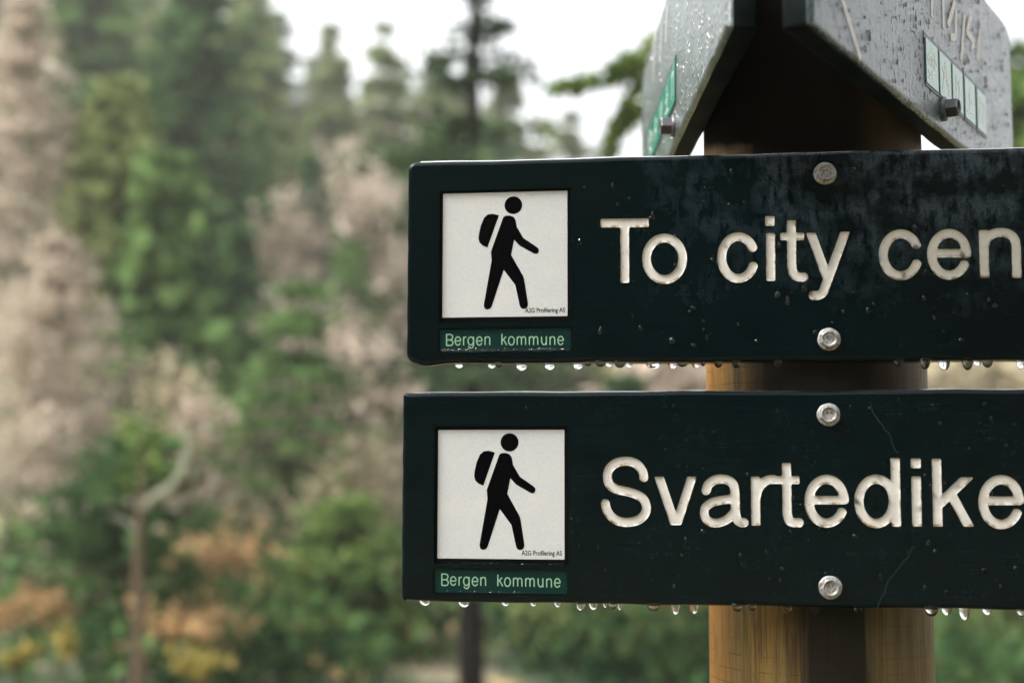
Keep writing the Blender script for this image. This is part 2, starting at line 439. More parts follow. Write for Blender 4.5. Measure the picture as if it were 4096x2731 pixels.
def hexbolt(parent, x, z, turn, m, r=.0105, tr=None, mark=True):
    """hex bolt with pressed washer, seen from the front (-Y)"""
    n = 36
    def lathe(prof, n, fn=None):
        V, F = [], []
        for i in range(n):
            a = 2 * math.pi * i / n
            for (rr, y) in prof:
                q = rr * (fn(a) if fn else 1.)
                V.append((x + q * math.cos(a), y, z + q * math.sin(a)))
        k = len(prof)
        for i in range(n):
            for j in range(k - 1):
                F.append((i * k + j, ((i + 1) % n) * k + j, ((i + 1) % n) * k + j + 1, i * k + j + 1))
        return V, F
    def hexf(a): b = (a - turn) % (math.pi / 3) - math.pi / 6; return 1 / math.cos(b)
    ws = r
    V, F = lathe([(0.0005, -.0066), (.0056, -.0066), (.0060, -.0078), (.0062, -.0080)], n)
    # head: recess disc, rounded rim, then hexagonal flanks
    prof_i = [(.0002, -.0062), (.0048, -.0062), (.0055, -.0068), (.0060, -.0079), (.0066, -.0081)]
    V, F = lathe(prof_i, 72)
    k = len(prof_i); o = len(V)
    for i in range(72):
        a = 2 * math.pi * i / 72; q = hexf(a)
        for rr, y in ((.0070, -.0079), (.00735, -.0071), (.0075, -.0015)):
            rad = rr * (q if y > -.0078 else (q * .5 + .5)); V.append((x + rad * math.cos(a), y, z + rad * math.sin(a)))
    for i in range(72):
        j = (i + 1) % 72
        F.append((i * k + k - 1, j * k + k - 1, o + j * 3, o + i * 3))
        for t in range(2): F.append((o + i * 3 + t, o + j * 3 + t, o + j * 3 + t + 1, o + i * 3 + t + 1))
    b = mesh('bolt', V, F, m, parent)
    rw = random.Random(int(x * 1e5 + z * 1e5))
    ph = rw.random() * 6
    V, F = lathe([(.004, -.0020), (ws - .0014, -.0021), (ws - .0004, -.0016), (ws, -.0008), (ws, .0004)], 60,
                 lambda a: 1 + .012 * math.sin(3 * a + ph) + .008 * math.sin(7 * a + ph * 2))
    mesh('washer', V, F, m, b, smooth=True)
    if mark:
        t = text_mesh('strength_mark', '8.8', .0032, (x - .0027, -.00635, z + .0005), m_black if False else m_zinc_dark, b, width=.0054)
    return b
m_zinc_dark = mat_plain('stamped zinc', (.05, .05, .045), .6, .3)

HI = dict(head=(789, 409, 59),
    pack=[(693, 474), (650, 463), (618, 467), (594, 488), (572, 538), (560, 590), (556, 628), (564, 655), (585, 675), (617, 688)],
    body=[(722, 488), (738, 478), (765, 477), (790, 487), (803, 505), (808, 530), (811, 552), (857, 630), (945, 690), (958, 703), (960, 718), (954, 731), (940, 737), (926, 733),
          (832, 680), (795, 640), (775, 740), (857, 885), (862, 905), (887, 1060), (887, 1078), (877, 1093), (860, 1099), (844, 1095), (834, 1080), (803, 940), (726, 838), (648, 1076), (638, 1092),
          (618, 1100), (600, 1093), (594, 1075), (595, 1060), (645, 775), (640, 715)])

# ------------------------------------------------------------------ one routed sign board
TH = .0265
def outline(x0, x1, zb, zt, rc, nstep=240, seed=1, bulge=None, slope=0.):
    r_ = np.random.default_rng(seed)
    pts = []
    def wav(t, amp, f, p): return amp * (math.sin(t * f + p) + .5 * math.sin(t * f * 2.7 + p * 3))
    p = r_.random(4) * 6
    xs = np.linspace(x0 + rc[0], x1 - .01, nstep)
    for x in xs:                                    # bottom edge, left to right
        b = wav(x, .00035, 38, p[0])
        if bulge: b -= bulge[1] * math.exp(-((x - x0 - bulge[0]) / bulge[2]) ** 2)
        pts.append((x, zb + b + slope * x))
    for t in np.linspace(-90, 0, 6): pts.append((x1 - .006 + .006 * math.cos(R(t)), zb + .006 + .006 * math.sin(R(t)) + slope * x1))
    for t in np.linspace(0, 90, 6): pts.append((x1 - .006 + .006 * math.cos(R(t)), zt - .006 + .006 * math.sin(R(t)) + slope * x1))
    for x in xs[::-1]: pts.append((x, zt + wav(x, .00030, 30, p[1]) + slope * x))
    ra = rc[1]
    for t in np.linspace(95, 180, 9): pts.append((x0 + ra + ra * math.cos(R(t)), zt - ra + ra * math.sin(R(t))))
    for z in np.linspace(zt - ra - .008, zb + rc[0] + .008, 20): pts.append((x0 + wav(z, .00018, 160, p[2]), z))
    rb = rc[0]
    for t in np.linspace(180, 265, 9): pts.append((x0 + rb + rb * math.cos(R(t)), zb + rb + rb * math.sin(R(t))))
    return clean(np.array(pts), .0004)
def offset(poly, d):
    a = np.roll(poly, -1, 0) - np.roll(poly, 1, 0); n = np.stack([-a[:, 1], a[:, 0]], 1); n /= np.linalg.norm(n, axis=1)[:, None]
    return poly + n * d                              # counter-clockwise outline: left normal points inside

def sign(root, out, glyphs, pockets, plate, kom, mpaint, word_of, rb=.0042, py=0.):
    # letter contours (holes in the face) and letter grooves
    holes, words = [], {}
    for gi, g in enumerate(glyphs):
        LV, LF, LD = words.setdefault(word_of[gi], ([], [], []))
        D, x0, y0, h = glyph_field(g, .0005, 7, .00002)
        loops = [clean(l, .00022) for l in marching(D, x0, y0, h)]
        holes += loops
        ny, nx = D.shape; X, Y = np.meshgrid(x0 + np.arange(nx) * h, y0 + np.arange(ny) * h)
        inner = (D < -.0007); sub = np.zeros_like(inner); sub[::2, ::2] = True; sel = inner & sub
        ex = np.stack([X[sel], Y[sel]], 1)
        v, f = cdt(loops, ex)
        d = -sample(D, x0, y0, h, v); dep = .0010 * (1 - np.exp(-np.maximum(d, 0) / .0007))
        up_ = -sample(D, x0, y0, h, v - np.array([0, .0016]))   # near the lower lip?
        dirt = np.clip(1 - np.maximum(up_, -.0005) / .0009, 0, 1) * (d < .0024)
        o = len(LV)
        LV += [(a, .0003 + q, b) for (a, b), q in zip(v, dep)]; LF += [tuple(o + i for i in t) for t in f]; LD += list(dirt)
    # rings of the outline with a round-over, front face with holes
    V, F = [], []
    n = len(out); prof = [(rb * (1 - math.sin(t)), rb * (1 - math.cos(t))) for t in np.linspace(0, math.pi / 2, 6)]
    rings = [(offset(out, i), y) for i, y in prof] + [(out, TH - rb)] + [(offset(out, i), TH - y) for i, y in prof[::-1][1:]]
    for p, y in rings: V += [(a, y, b) for a, b in p]
    for k in range(len(rings) - 1):
        for i in range(n):
            j = (i + 1) % n; F.append((k * n + i, k * n + j, (k + 1) * n + j, (k + 1) * n + i))
    nsm = len(F)
    pocket_loops = [rounded_rect(*p[:4], .0022) for p in pockets]
    v, f = cdt([rings[0][0]] + holes + pocket_loops)
    o = len(V); V += [(a, 0., b) for a, b in v]; F += [tuple(o + i for i in t) for t in f]
    v, f = cdt([rings[-1][0]]); o = len(V); V += [(a, TH, b) for a, b in v]; F += [tuple(o + i for i in t) for t in f]
    def wall(L, y0, y1):
        o = len(V); m_ = len(L)
        V.extend([(a, y0, b) for a, b in L]); V.extend([(a, y1, b) for a, b in L])
        for i in range(m_): j = (i + 1) % m_; F.append((o + i, o + j, o + m_ + j, o + m_ + i))
    for L in holes: wall(L, 0., .0003)
    for L, p in zip(pocket_loops, pockets):
        wall(L, 0., p[4]); v, f = cdt([L]); o = len(V); V += [(a, p[4], b) for a, b in v]; F += [tuple(o + i for i in t) for t in f]
    b = mesh('board', V, F, mpaint, root)
    sm = np.zeros(len(F), bool); sm[:nsm] = True; b.data.polygons.foreach_set('use_smooth', sm)
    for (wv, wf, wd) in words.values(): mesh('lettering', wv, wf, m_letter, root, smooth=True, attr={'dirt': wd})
    # pictogram plate in its pocket
    px, pz, pw, ph = plate; dp = pockets[0][4]
    pl = prism('pictogram_plate', rounded_rect(px, pz, px + pw, pz + ph, .0008, 3), dp - .0016, dp - .0002, m_plate, root, .0002)
    yf = dp - .00175
    def P(q): return [(px + (x - 315) / 834 * pw, pz + ph - (y - 320 + py) / 830 * ph) for x, y in q]
    hc = HI['head']; circ = [(hc[0] + hc[2] * math.cos(t), hc[1] + hc[2] * math.sin(t)) for t in np.linspace(0, 2 * math.pi, 40, endpoint=False)]
    Vs, Fs = [], []
    for q in (circ, HI['pack'], HI['body']):
        v, f = cdt([np.array(P(q))]); o = len(Vs); Vs += [(a, yf, c) for a, c in v]; Fs += [tuple(o + i for i in t) for t in f]
    mesh('hiker_symbol', Vs, Fs, m_black, pl)
    text_mesh('small_print', 'A2G Profilering AS', .0062, (px + .664 * pw, yf, pz + .0325 * ph), m_black, pl, width=.315 * pw, bold=.00006)
    # green name plate in the small pocket
    q = pockets[1]; dq = q[4]
    npl = prism('name_plate', rounded_rect(q[0] + .0006, q[1] + .0006, q[2] - .0006, q[3] - .0006, .002), dq - .0012, dq - .0001, m_teal, root, .0002)
    gs = glyph_sheet('name_lettering', kom, dq - .0014, m_mint, npl, h=.00022, smooth=1, tol=.00008)
    return b

def rect_px(p, depth):
    q = to_board(p); return (q[[0, 3], 0].mean(), q[[2, 3], 1].mean(), q[[1, 2], 0].mean(), q[[0, 1], 1].mean(), depth)
BACKZ = -1.55
G_S = 'green direction boards facing the camera'
root_up = empty('direction_sign', (0, 0, 0))
tag(root_up, 'upper of the two front dark green boards, pale letters beginning To city', 'direction sign', G_S)
root_lo = empty('direction_sign', (0, 0, 0))
tag(root_lo, 'lower of the two front dark green boards, pale letters reading Svartedike', 'direction sign', G_S)

zb1, zt1 = .22276, .22276 + .19399
X1 = .72
out_up = outline(0.0, X1, zb1, zt1, (.010, .0075), seed=3, bulge=(.020, .0024, .013), slope=-.0035)
p_up = [rect_px([(1758, 760), (2284.5, 755), (2284, 1287), (1755, 1290)], .0046), rect_px([(1755, 1313), (2286, 1308), (2287, 1406), (1754, 1409)], .0028)]
b_up = sign(root_up, out_up, UP, p_up, (.03398, .26612, .1198, .1196), KU, m_up, [0, 0, 1, 1, 1, 1, 1, 2, 2, 2])
out_lo = outline(-.00297, X1 + .01, 0.0, .195, (.005, .0035), seed=8, bulge=(.0, -.0012, .012))
p_lo = [rect_px([(1738, 1701), (2272, 1705), (2272, 2258), (1735, 2255)], .0046), rect_px([(1734, 2275), (2271, 2276), (2271, 2377), (1733, 2374)], .0028)]
b_lo = sign(root_lo, out_lo, LO, p_lo, (.03097, .03974, .11976, .1200), KL, m_lo, [0] * 12, py=-8)
for root, x, z, t in ((root_up, .3928, .3948, .3), (root_up, .3936, .2413, .5), (root_lo, .3919, .17265, .35), (root_lo, .3906, .0178, 0.02)):
    hexbolt(root, x, z, t, m_zinc)

# two old scratches on the lower board
m_scr = mat_plain('scratched paint', (.003, .024, .019), .5)
for pts in ([(3482, 1610), (3500, 1660), (3540, 1715), (3560, 1745), (3575, 1790), (3595, 1815)], [(3658, 2183), (3620, 2240), (3560, 2310), (3535, 2370), (3515, 2415), (3511, 2432)]):
    P_ = to_board(spline(pts, 5)); P_ += rng.normal(size=P_.shape) * .0006
    glyph_sheet('scratch', [[(P_, .00022, None)]], -.00012, m_scr, root_lo, h=.0003, smooth=1, tol=.0001)
# black slab in each pictogram pocket, painting the shadow gap round the plate
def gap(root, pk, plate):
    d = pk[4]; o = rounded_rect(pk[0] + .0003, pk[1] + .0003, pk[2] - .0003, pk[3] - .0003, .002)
    prism('gap_shade', o, d - .0011, d - .00015, m_frame_shade, root)
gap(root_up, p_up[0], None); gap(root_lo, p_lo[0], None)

# ------------------------------------------------------------------ post
PX, PY, PR = .391, .1365, .1085
def mat_post():
    m = M('pine post')
    tc = m.coord((1, 1, 1)); sep = m.new('ShaderNodeSeparateXYZ'); m.link(tc, sep.inputs[0]); X, Y, Z = sep.outputs
    grain = m.noise(1, 6, .65, m.coord((260, 260, 9)))
    band = m.noise(1, 3, .5, m.coord((26, 26, 1.6), loc=(1, 2, 3)))
    fine = m.noise(1, 4, .7, m.coord((900, 900, 60)))
    c = m.ramp(band, [(.25, (.20, .145, .052)), (.42, (.15, .12, .055)), (.55, (.23, .145, .045)), (.75, (.13, .10, .045))])
    c = m.mix(m.mr(grain, .42, .60, 0, .85), c, (.075, .045, .018))
    # orange tint on the left flank
    lf = m.mr(X, -.108, -.078, 1, 0)
    lf = m.math('MULTIPLY', lf, m.mr(Z, 1.93, 1.96, 1, 0))
    c = m.mix(m.math('MULTIPLY', lf, .75), c, (.34, .155, .035))
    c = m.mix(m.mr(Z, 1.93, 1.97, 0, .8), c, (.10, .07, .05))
    kn = m.voro(1, m.coord((9, 9, 3.2), loc=(.3, .2, .45))); c = m.mix(m.mr(kn, .10, .16, .85, 0), c, (.05, .028, .012))
    sk = m.noise(1, 5, .7, m.coord((70, 70, 26), loc=(7, 1, 3))); c = m.mix(m.mr(sk, .52, .72, 0, .6), c, (.055, .045, .02))
    # hairline drying checks
    wv = m.new('ShaderNodeTexWave'); wv.bands_direction = 'Z'; wv.inputs['Scale'].default_value = 11; wv.inputs['Distortion'].default_value = 2.2
    wv.inputs['Detail'].default_value = 3; m.link(m.coord((1, 1, 2)), wv.inputs['Vector'])
    hair = m.math('MULTIPLY', m.mr(wv.outputs['Fac'], .0, .012, 1, 0), m.mr(m.noise(1, 2, .5, m.coord((20, 20, 8))), .5, .56))
    c = m.mix(m.math('MULTIPLY', hair, .8), c, (.03, .02, .01))
    # run-off streak soaked black plus the boards' shade painted in, wider towards the top
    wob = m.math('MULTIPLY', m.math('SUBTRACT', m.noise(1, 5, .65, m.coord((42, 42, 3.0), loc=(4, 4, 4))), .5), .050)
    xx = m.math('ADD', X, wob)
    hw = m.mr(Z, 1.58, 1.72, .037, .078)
    hw2 = m.mr(Z, 1.985, 2.02, 0., .10); hw = m.math('ADD', hw, hw2)  # painted shade spreading over the whole post between the slanting boards
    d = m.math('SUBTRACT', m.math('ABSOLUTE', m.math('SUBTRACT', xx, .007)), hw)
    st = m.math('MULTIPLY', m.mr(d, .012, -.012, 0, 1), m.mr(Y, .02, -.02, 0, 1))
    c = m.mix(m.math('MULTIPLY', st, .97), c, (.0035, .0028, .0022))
    # softer brown band just right of it
    d2 = m.math('SUBTRACT', m.math('ABSOLUTE', m.math('SUBTRACT', xx, .075)), .03)
    c = m.mix(m.math('MULTIPLY', m.mr(d2, .01, -.02, 0, .6), m.mr(Y, .04, 0, 0, 1)), c, (.07, .05, .022))
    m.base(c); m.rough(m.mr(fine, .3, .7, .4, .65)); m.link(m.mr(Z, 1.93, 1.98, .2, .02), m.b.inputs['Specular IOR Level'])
    m.bump(m.math('ADD', grain, m.math('MULTIPLY', hair, -.5)), .4, .0006)
    return m.m
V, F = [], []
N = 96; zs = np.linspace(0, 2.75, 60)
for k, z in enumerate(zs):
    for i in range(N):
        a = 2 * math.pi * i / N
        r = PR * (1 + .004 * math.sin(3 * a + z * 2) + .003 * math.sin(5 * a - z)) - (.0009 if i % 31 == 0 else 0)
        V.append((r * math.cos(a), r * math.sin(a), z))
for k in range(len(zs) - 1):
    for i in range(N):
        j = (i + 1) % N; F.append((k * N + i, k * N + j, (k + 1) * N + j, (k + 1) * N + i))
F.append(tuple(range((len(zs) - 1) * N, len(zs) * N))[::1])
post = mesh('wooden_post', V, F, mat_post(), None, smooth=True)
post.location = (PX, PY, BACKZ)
tag(post, 'round brown wooden post carrying the four green boards, dark streak of wet and painted shade down its front', 'post')

# ------------------------------------------------------------------ the two upper boards running away from the camera
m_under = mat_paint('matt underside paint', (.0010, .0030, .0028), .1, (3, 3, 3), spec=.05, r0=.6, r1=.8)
def vboard(which):
    if which == 'L':
        h = .465; p0 = onZ(2907, 115, h); p1 = onZ(2680, 611, h); side = -1; endpx = 2560
        mp = mat_paint('left board paint', (.005, .030, .030), 1., (2, 7, 1), 2.2, (.17, .23, .22), 1.0, .30, .5)  # pale tone puts the sky's glare into the face colour
    else:
        h = .452; p0 = onZ(3253, 102, h); p1 = onZ(3847, 587, h); side = 1; endpx = 4052
        mp = mat_paint('right board paint', (.010, .026, .027), 1., (8, 3, 4), 2.6, (.035, .07, .072), .48, .07, .32)
    d = (p1 - p0)[:2]; d /= np.hypot(*d); th = math.atan2(d[1], d[0])
    nrm = np.array([d[1], -d[0]]) * side                        # outward (away from the post)
    # local frame: x along board from near to far, y = into the board (inward), z up, origin at near outer bottom
    base = p0.copy()
    def loc(x, y):                                              # photo pixel on the outer face -> (x, z)
        q = on_plane(x, y, base, np.array([nrm[0], nrm[1], 0.])); v = q - base
        return (v[0] * d[0] + v[1] * d[1], v[2])
    L = loc(endpx, 500)[0]
    tl = R(1.0 if which == 'L' else 0.); ct, st_ = math.cos(tl), math.sin(tl)      # the left board leans back a little
    M4 = Matrix(((d[0], -nrm[0] * ct, -nrm[0] * st_, base[0]), (d[1], -nrm[1] * ct, -nrm[1] * st_, base[1]), (0, -st_, ct, base[2]), (0, 0, 0, 1)))
    root = empty('direction_sign'); root.matrix_world = M4      # may mirror for one side
    Hh = .195
    rr = .0035
    o = []
    for cx, cz, a, r in ((L - .022, .022, -90, .022), (L - .022, Hh - .022, 0, .022), (rr, Hh - rr, 90, rr), (rr, rr, 180, rr)):
        for t in np.linspace(a, a + 90, 8): o.append((cx + r * math.cos(R(t)), cz + r * math.sin(R(t))))
    # resample the long edges so that they are not perfectly straight
    o = np.array(o); dense = []
    for a, b in zip(o, np.roll(o, -1, 0)):
        m_ = max(1, int(np.hypot(*(b - a)) / .012)); dense += [a + (b - a) * t for t in np.arange(m_) / m_]
    o = np.array(dense); o[:, 1] += .0005 * np.sin(o[:, 0] * 70) * (np.abs(o[:, 1] - Hh / 2) > .09)
    V, F = [], []; n = len(o); rb = .005; T = .0255
    prof = [(rb * (1 - math.sin(t)), rb * (1 - math.cos(t))) for t in np.linspace(0, math.pi / 2, 6)]
    rings = [(offset(o, i), y) for i, y in prof] + [(offset(o, i), T - y) for i, y in prof[::-1]]
    for p, y in rings: V += [(a, y, b) for a, b in p]
    for k in range(len(rings) - 1):
        for i in range(n):
            j = (i + 1) % n; F.append((k * n + i, k * n + j, (k + 1) * n + j, (k + 1) * n + i))
    ns = len(F)
    for idx, y in ((0, 0.), (-1, T)):
        v, f = cdt([rings[idx][0]]); q = len(V); V += [(a, y, b) for a, b in v]; F += [tuple(q + i for i in t) for t in f]
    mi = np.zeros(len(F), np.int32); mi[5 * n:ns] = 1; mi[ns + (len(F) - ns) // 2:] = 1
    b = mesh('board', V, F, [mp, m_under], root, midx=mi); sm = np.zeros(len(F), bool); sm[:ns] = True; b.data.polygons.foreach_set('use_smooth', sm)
    return root, loc, L, M4
rootL, locL, LL, ML = vboard('L')
rootR, locR, LR, MR = vboard('R')
tag(rootL, 'wet green board left of the post, seen nearly edge on and running back', 'direction sign', 'wet boards slanting back either side of the post top')
tag(rootR, 'wet grey-green board right of the post with a row of small square symbols', 'direction sign', 'wet boards slanting back either side of the post top')
m_tealbright = M('green symbol plate'); m_tealbright.base((.02, .22, .165)); m_tealbright.rough(.18)
m_tealbright = m_tealbright.m
m_palegreen = mat_plain('pale symbol plate', (.16, .30, .26), .25)
def sq(root, x, z, s, sz, mt, sym):
    fr = prism('symbol_plate', rounded_rect(x - .0028, z - .003, x + s + .0034, z + sz + .004, .002, 3), -.0006, .0008, m_frame_shade, root)
    prism('symbol_face', rounded_rect(x, z, x + s, z + sz, .001, 3), -.0012, -.0004, mt, fr)
    V, F = [], []
    for p in sym:
        P_ = np.array(p, float) * [s, sz] + [x, z]; v, f = cdt([P_]); o = len(V); V += [(a, -.0014, b) for a, b in v]; F += [tuple(o + i for i in t) for t in f]
    if V: mesh('symbol', V, F, m_letter_flat, fr)
m_letter_flat = mat_plain('pale print', (.6, .6, .52), .4)
def bar(x0, y0, x1, y1, w_=.05):
    a, b = np.array((x0, y0)), np.array((x1, y1)); u = (b - a) / np.hypot(*(b - a)); n = np.array([-u[1], u[0]]) * w_ / 2
    return [a + n, b + n, b - n, a - n]
SYM = [
    [bar(.1, .55, .55, .85), bar(.55, .85, .92, .6), bar(.2, .15, .85, .5), bar(.15, .3, .6, .2)] + [bar(.2 + .13 * i, .45, .2 + .13 * i, .68, .04) for i in range(5)],
    [bar(.2, .15, .5, .85), bar(.5, .85, .8, .15), bar(.3, .4, .7, .55), bar(.2, .7, .8, .3)],
    [bar(.3, .15, .35, .8), bar(.35, .8, .7, .5), bar(.6, .2, .65, .75)],
    [bar(.2, .2, .8, .25), bar(.45, .25, .5, .85), bar(.3, .6, .75, .5)],
    [bar(.25, .2, .3, .8), bar(.3, .8, .75, .75), bar(.7, .75, .65, .2)]]
rp = [((3697, 144), (3750, 376)), ((3752, 202), (3802, 407)), ((3804, 259), (3850, 465)), ((3853, 305), (3899, 506)), ((3902, 348), (3942, 546))]
c0 = [locR(*a) for a, b in rp]; c1 = [locR(*b) for a, b in rp]
xs0 = np.array([c[0] for c in c0]); xs1 = np.array([c[0] for c in c1]); zt_ = np.mean([c[1] for c in c0]); zl_ = np.mean([c[1] for c in c1])
for i in range(5):
    sq(rootR, xs0[i] + .001, zl_, xs1[i] - xs0[i] - .001, zt_ - zl_, m_palegreen, SYM[i])
lp0 = locL(2700, 215); lpb = locL(2694, 420)
lx = [locL(2700, 300)[0], locL(2679, 300)[0], locL(2655, 400)[0], locL(2632, 420)[0], locL(2612, 450)[0], locL(2592, 500)[0]]
for i in range(5):
    sq(rootL, lx[i] + .003, lpb[1] + .0, max(.02, lx[i + 1] - lx[i] - .006), lp0[1] - lpb[1] - .004, m_tealbright, SYM[4 - i])
# grooved pale marks on the right board (letter fragments and the slanting end line)
def marks(root, loc, polys, name, hw):
    gl = []
    for pts, k in polys:
        gl.append([(np.array([loc(*p) for p in pts]), hw * k, None)])
    return glyph_sheet(name, gl, -.0006, m_letter, root, h=.0006, smooth=3)
marks(rootR, locR, [([(3361, -20), (3392, 80), (3418, 165), (3440, 236)], 1.0)], 'end_line', .0034)
marks(rootR, locR, [([(3725, -40), (3727, 72)], 1.), ([(3770, -40), (3773, 118)], 1.), ([(3818, 5), (3790, 105)], 1.), ([(3822, 40), (3820, 150), (3800, 150)], 1.),
                    ([(3856, 58), (3843, 245)], 1.), ([(3880, 62), (3866, 130), (3893, 165), (3885, 205)], 1.), ([(3918, 110), (3908, 240)], 1.)], 'lettering', .0040)
marks(rootL, locL, [([(2640, 40), (2634, 250)], .9), ([(2660, 20), (2655, 170)], .9), ([(2612, 120), (2607, 330)], .9)], 'lettering', .0040)
# their bolts
for root, loc_, bx in ((rootL, locL, (2697, 505)), (rootR, locR, (3773, 437))):
    x, z = loc_(*bx)
    bb = hexbolt(root, x, z, .2, mat_plain('dark zinc', (.10, .10, .11), .4, .6), mark=False)
    for o in [bb] + list(bb.children):
        me = o.data; co = np.empty(len(me.vertices) * 3, np.float32); me.vertices.foreach_get('co', co); co = co.reshape(-1, 3)
        co[:, 1] *= 1.9; co[:, 0] = x + (co[:, 0] - x) * 1.15; co[:, 2] = z + (co[:, 2] - z) * 1.15
        me.vertices.foreach_set('co', co.ravel())

# ------------------------------------------------------------------ rain: hanging drops and beads
def drop_mesh(wd, L, seed):
    r_ = random.Random(seed); n = 20; rows = 14; V, F = [], []
    r = wd / 2
    for k in range(rows + 1):
        t = k / rows                                  # 0 top .. 1 tip
        z = .0012 - (L + .0012) * (1 - math.cos(t * math.pi / 2) if False else t)
        rad = r * math.sqrt(max(0, 1 - t ** 2.4)) * (1 + .25 * max(0, .2 - t) / .2)
        if k == rows: V.append((0, 0, z)); break
        for i in range(n):
            a = 2 * math.pi * i / n; V.append((rad * math.cos(a), rad * math.sin(a) * .9, z))
    for k in range(rows - 1):
        for i in range(n):
            j = (i + 1) % n; F.append((k * n + i, (k + 1) * n + i, (k + 1) * n + j, k * n + j))
    tip = len(V) - 1
    for i in range(n): F.append(((rows - 1) * n + i, tip, (rows - 1) * n + (i + 1) % n))
    F.append(tuple(range(n)))
    return V, F
UPD = [(445, 70, 137, 1), (690, 62, 140, 1), (745, 66, 133, 0), (915, 88, 158, 1), (1127, 86, 152, 1), (1340, 80, 148, 1), (1412, 74, 122, 0), (1510, 88, 127, 0), (1572, 56, 130, 1),
       (1655, 90, 135, 0), (1722, 58, 138, 1), (1905, 110, 141, 1), (2052, 72, 145, 1), (2125, 90, 128, 0), (2228, 62, 138, 1), (2280, 42, 122, 0)]
UPD = [(1600 + a * .5315, b * .5315, 1400 + c * .5315, k) for a, b, c, k in UPD]
UPD += [(1600 + a * 1.0612, b * 1.06, 1380 + c * 1.0612, k) for a, b, c, k in [(1200, 34, 86, 0), (1267, 34, 88, 0), (1425, 30, 84, 0), (1880, 34, 82, 0), (1980, 38, 92, 0), (2052, 42, 96, 1), (2140, 40, 95, 0), (2176, 28, 80, 1), (2215, 40, 86, 0), (2340, 30, 92, 1)]]
LOD = [(190, 90, 98, 1), (483, 92, 110, 1), (795, 68, 101, 1), (1005, 55, 103, 1), (1187, 55, 110, 1), (1360, 74, 143, 0), (1455, 70, 130, 1), (1545, 36, 112, 1), (1602, 70, 128, 0), (1655, 40, 130, 1),
       (1908, 104, 145, 0), (2072, 78, 166, 1), (2213, 74, 160, 1)]
LOD = [(1600 + a * .5315, b * .5315, 2370 + c * .5315, k) for a, b, c, k in LOD]
LOD += [(2850 + a * .5297, b * .53, 2380 + c * .5297, k) for a, b, c, k in [(190, 84, 125, 0), (300, 72, 120, 0), (565, 76, 143, 0), (777, 72, 150, 1), (1100, 60, 135, 0), (1655, 100, 160, 0), (1770, 78, 155, 1), (1905, 82, 190, 1), (2075, 72, 151, 1), (2332, 66, 166, 0)]]
ORD = ['first', 'second', 'third', 'fourth', 'fifth', 'sixth', 'seventh', 'eighth', 'ninth', 'tenth', 'eleventh', 'twelfth', 'thirteenth', 'fourteenth', 'fifteenth', 'sixteenth', 'seventeenth',
       'eighteenth', 'nineteenth', 'twentieth', 'twenty-first', 'twenty-second', 'twenty-third', 'twenty-fourth', 'twenty-fifth', 'twenty-sixth']
def hang(lst, who, out, seed0):
    half = len(lst) // 2
    lst = sorted(lst)
    bx = out[:, 0]; lowmask = out[:, 1] < out[:, 1].min() + .02
    ox, oz = out[lowmask, 0], out[lowmask, 1]; srt = np.argsort(ox); ox, oz = ox[srt], oz[srt]
    for i, (x, wpx, yb, bright) in enumerate(lst):
        Y = TH - .0028 if bright else .0045
        q = onY(x, yb, Y); ppm = FPX / (Y - CAM[1])
        zb = float(np.interp(q[0], ox, oz)) + .0004
        wd = wpx / ppm * 1.02; L = max(.0018, zb - q[2])
        V, F = drop_mesh(wd, L, seed0 + i)
        if bright is False: pass
        o = mesh('hanging_raindrop', V, F, m_water, None, smooth=True)
        o.location = (q[0], Y, zb)
        look = ('clear' if bright else 'dark') + (' long' if L > .0095 else ' wide' if wd > .0115 else ' small' if wd < .008 else '')
        if i < half: lab = f"{look} raindrop hanging under the {who} front board, {ORD[i]} from its left end"
        else: lab = f"{look} raindrop hanging under the {who} front board, {ORD[len(lst) - 1 - i]} from the frame's right edge"
        tag(o, lab, 'raindrop', f'raindrops hanging under the {who} front board')
hang(UPD, 'upper', out_up, 100)
hang(LOD, 'lower', out_lo, 200)

# beads of rain on the faces: one uncountable sprinkle per board
def beads(n, area, seed, avoid, smin, smax, place, name, label, dens=None, streak=2.0):
    r_ = np.random.default_rng(seed); V, F = [], []; c = 0; tries = 0
    while c < n and tries < n * 30:
        tries += 1
        x = r_.uniform(area[0], area[2]); z = r_.uniform(area[1], area[3])
        if dens and r_.random() > dens(x, z): continue
        if any(a[0] < x < a[2] and a[1] < z < a[3] for a in avoid): continue
        s = smin + (smax - smin) * r_.random() ** 3; el = 1 + r_.random() * (streak - 1) * (s / smax + .4)
        o = len(V); nn = 10; ph = r_.random() * 6
        for k, (rr, hgt) in enumerate(((1., -.02), (.82, .30), (.45, .50))):
            for i in range(nn):
                a = 2 * math.pi * i / nn; wob = 1 + .18 * math.sin(2 * a + ph)
                zz = math.sin(a) * (el if math.sin(a) > 0 else 1.0); xx = math.cos(a) * (1 - .35 * max(0, math.sin(a)))
                V.append(place(x + s * rr * wob * xx, -s * hgt * .8, z + s * rr * wob * zz))
        V.append(place(x, -s * .55 * .8, z))
        for k in range(2):
            for i in range(nn): j = (i + 1) % nn; F.append((o + k * nn + i, o + k * nn + j, o + (k + 1) * nn + j, o + (k + 1) * nn + i))
        for i in range(nn): F.append((o + 2 * nn + i, o + 2 * nn + (i + 1) % nn, o + 3 * nn))
        c += 1
    ob = mesh(name, V, F, m_water, None, smooth=True)
    tag(ob, label, 'rain beads', None, 'stuff'); return ob
ident = lambda x, y, z: (x, y, z)
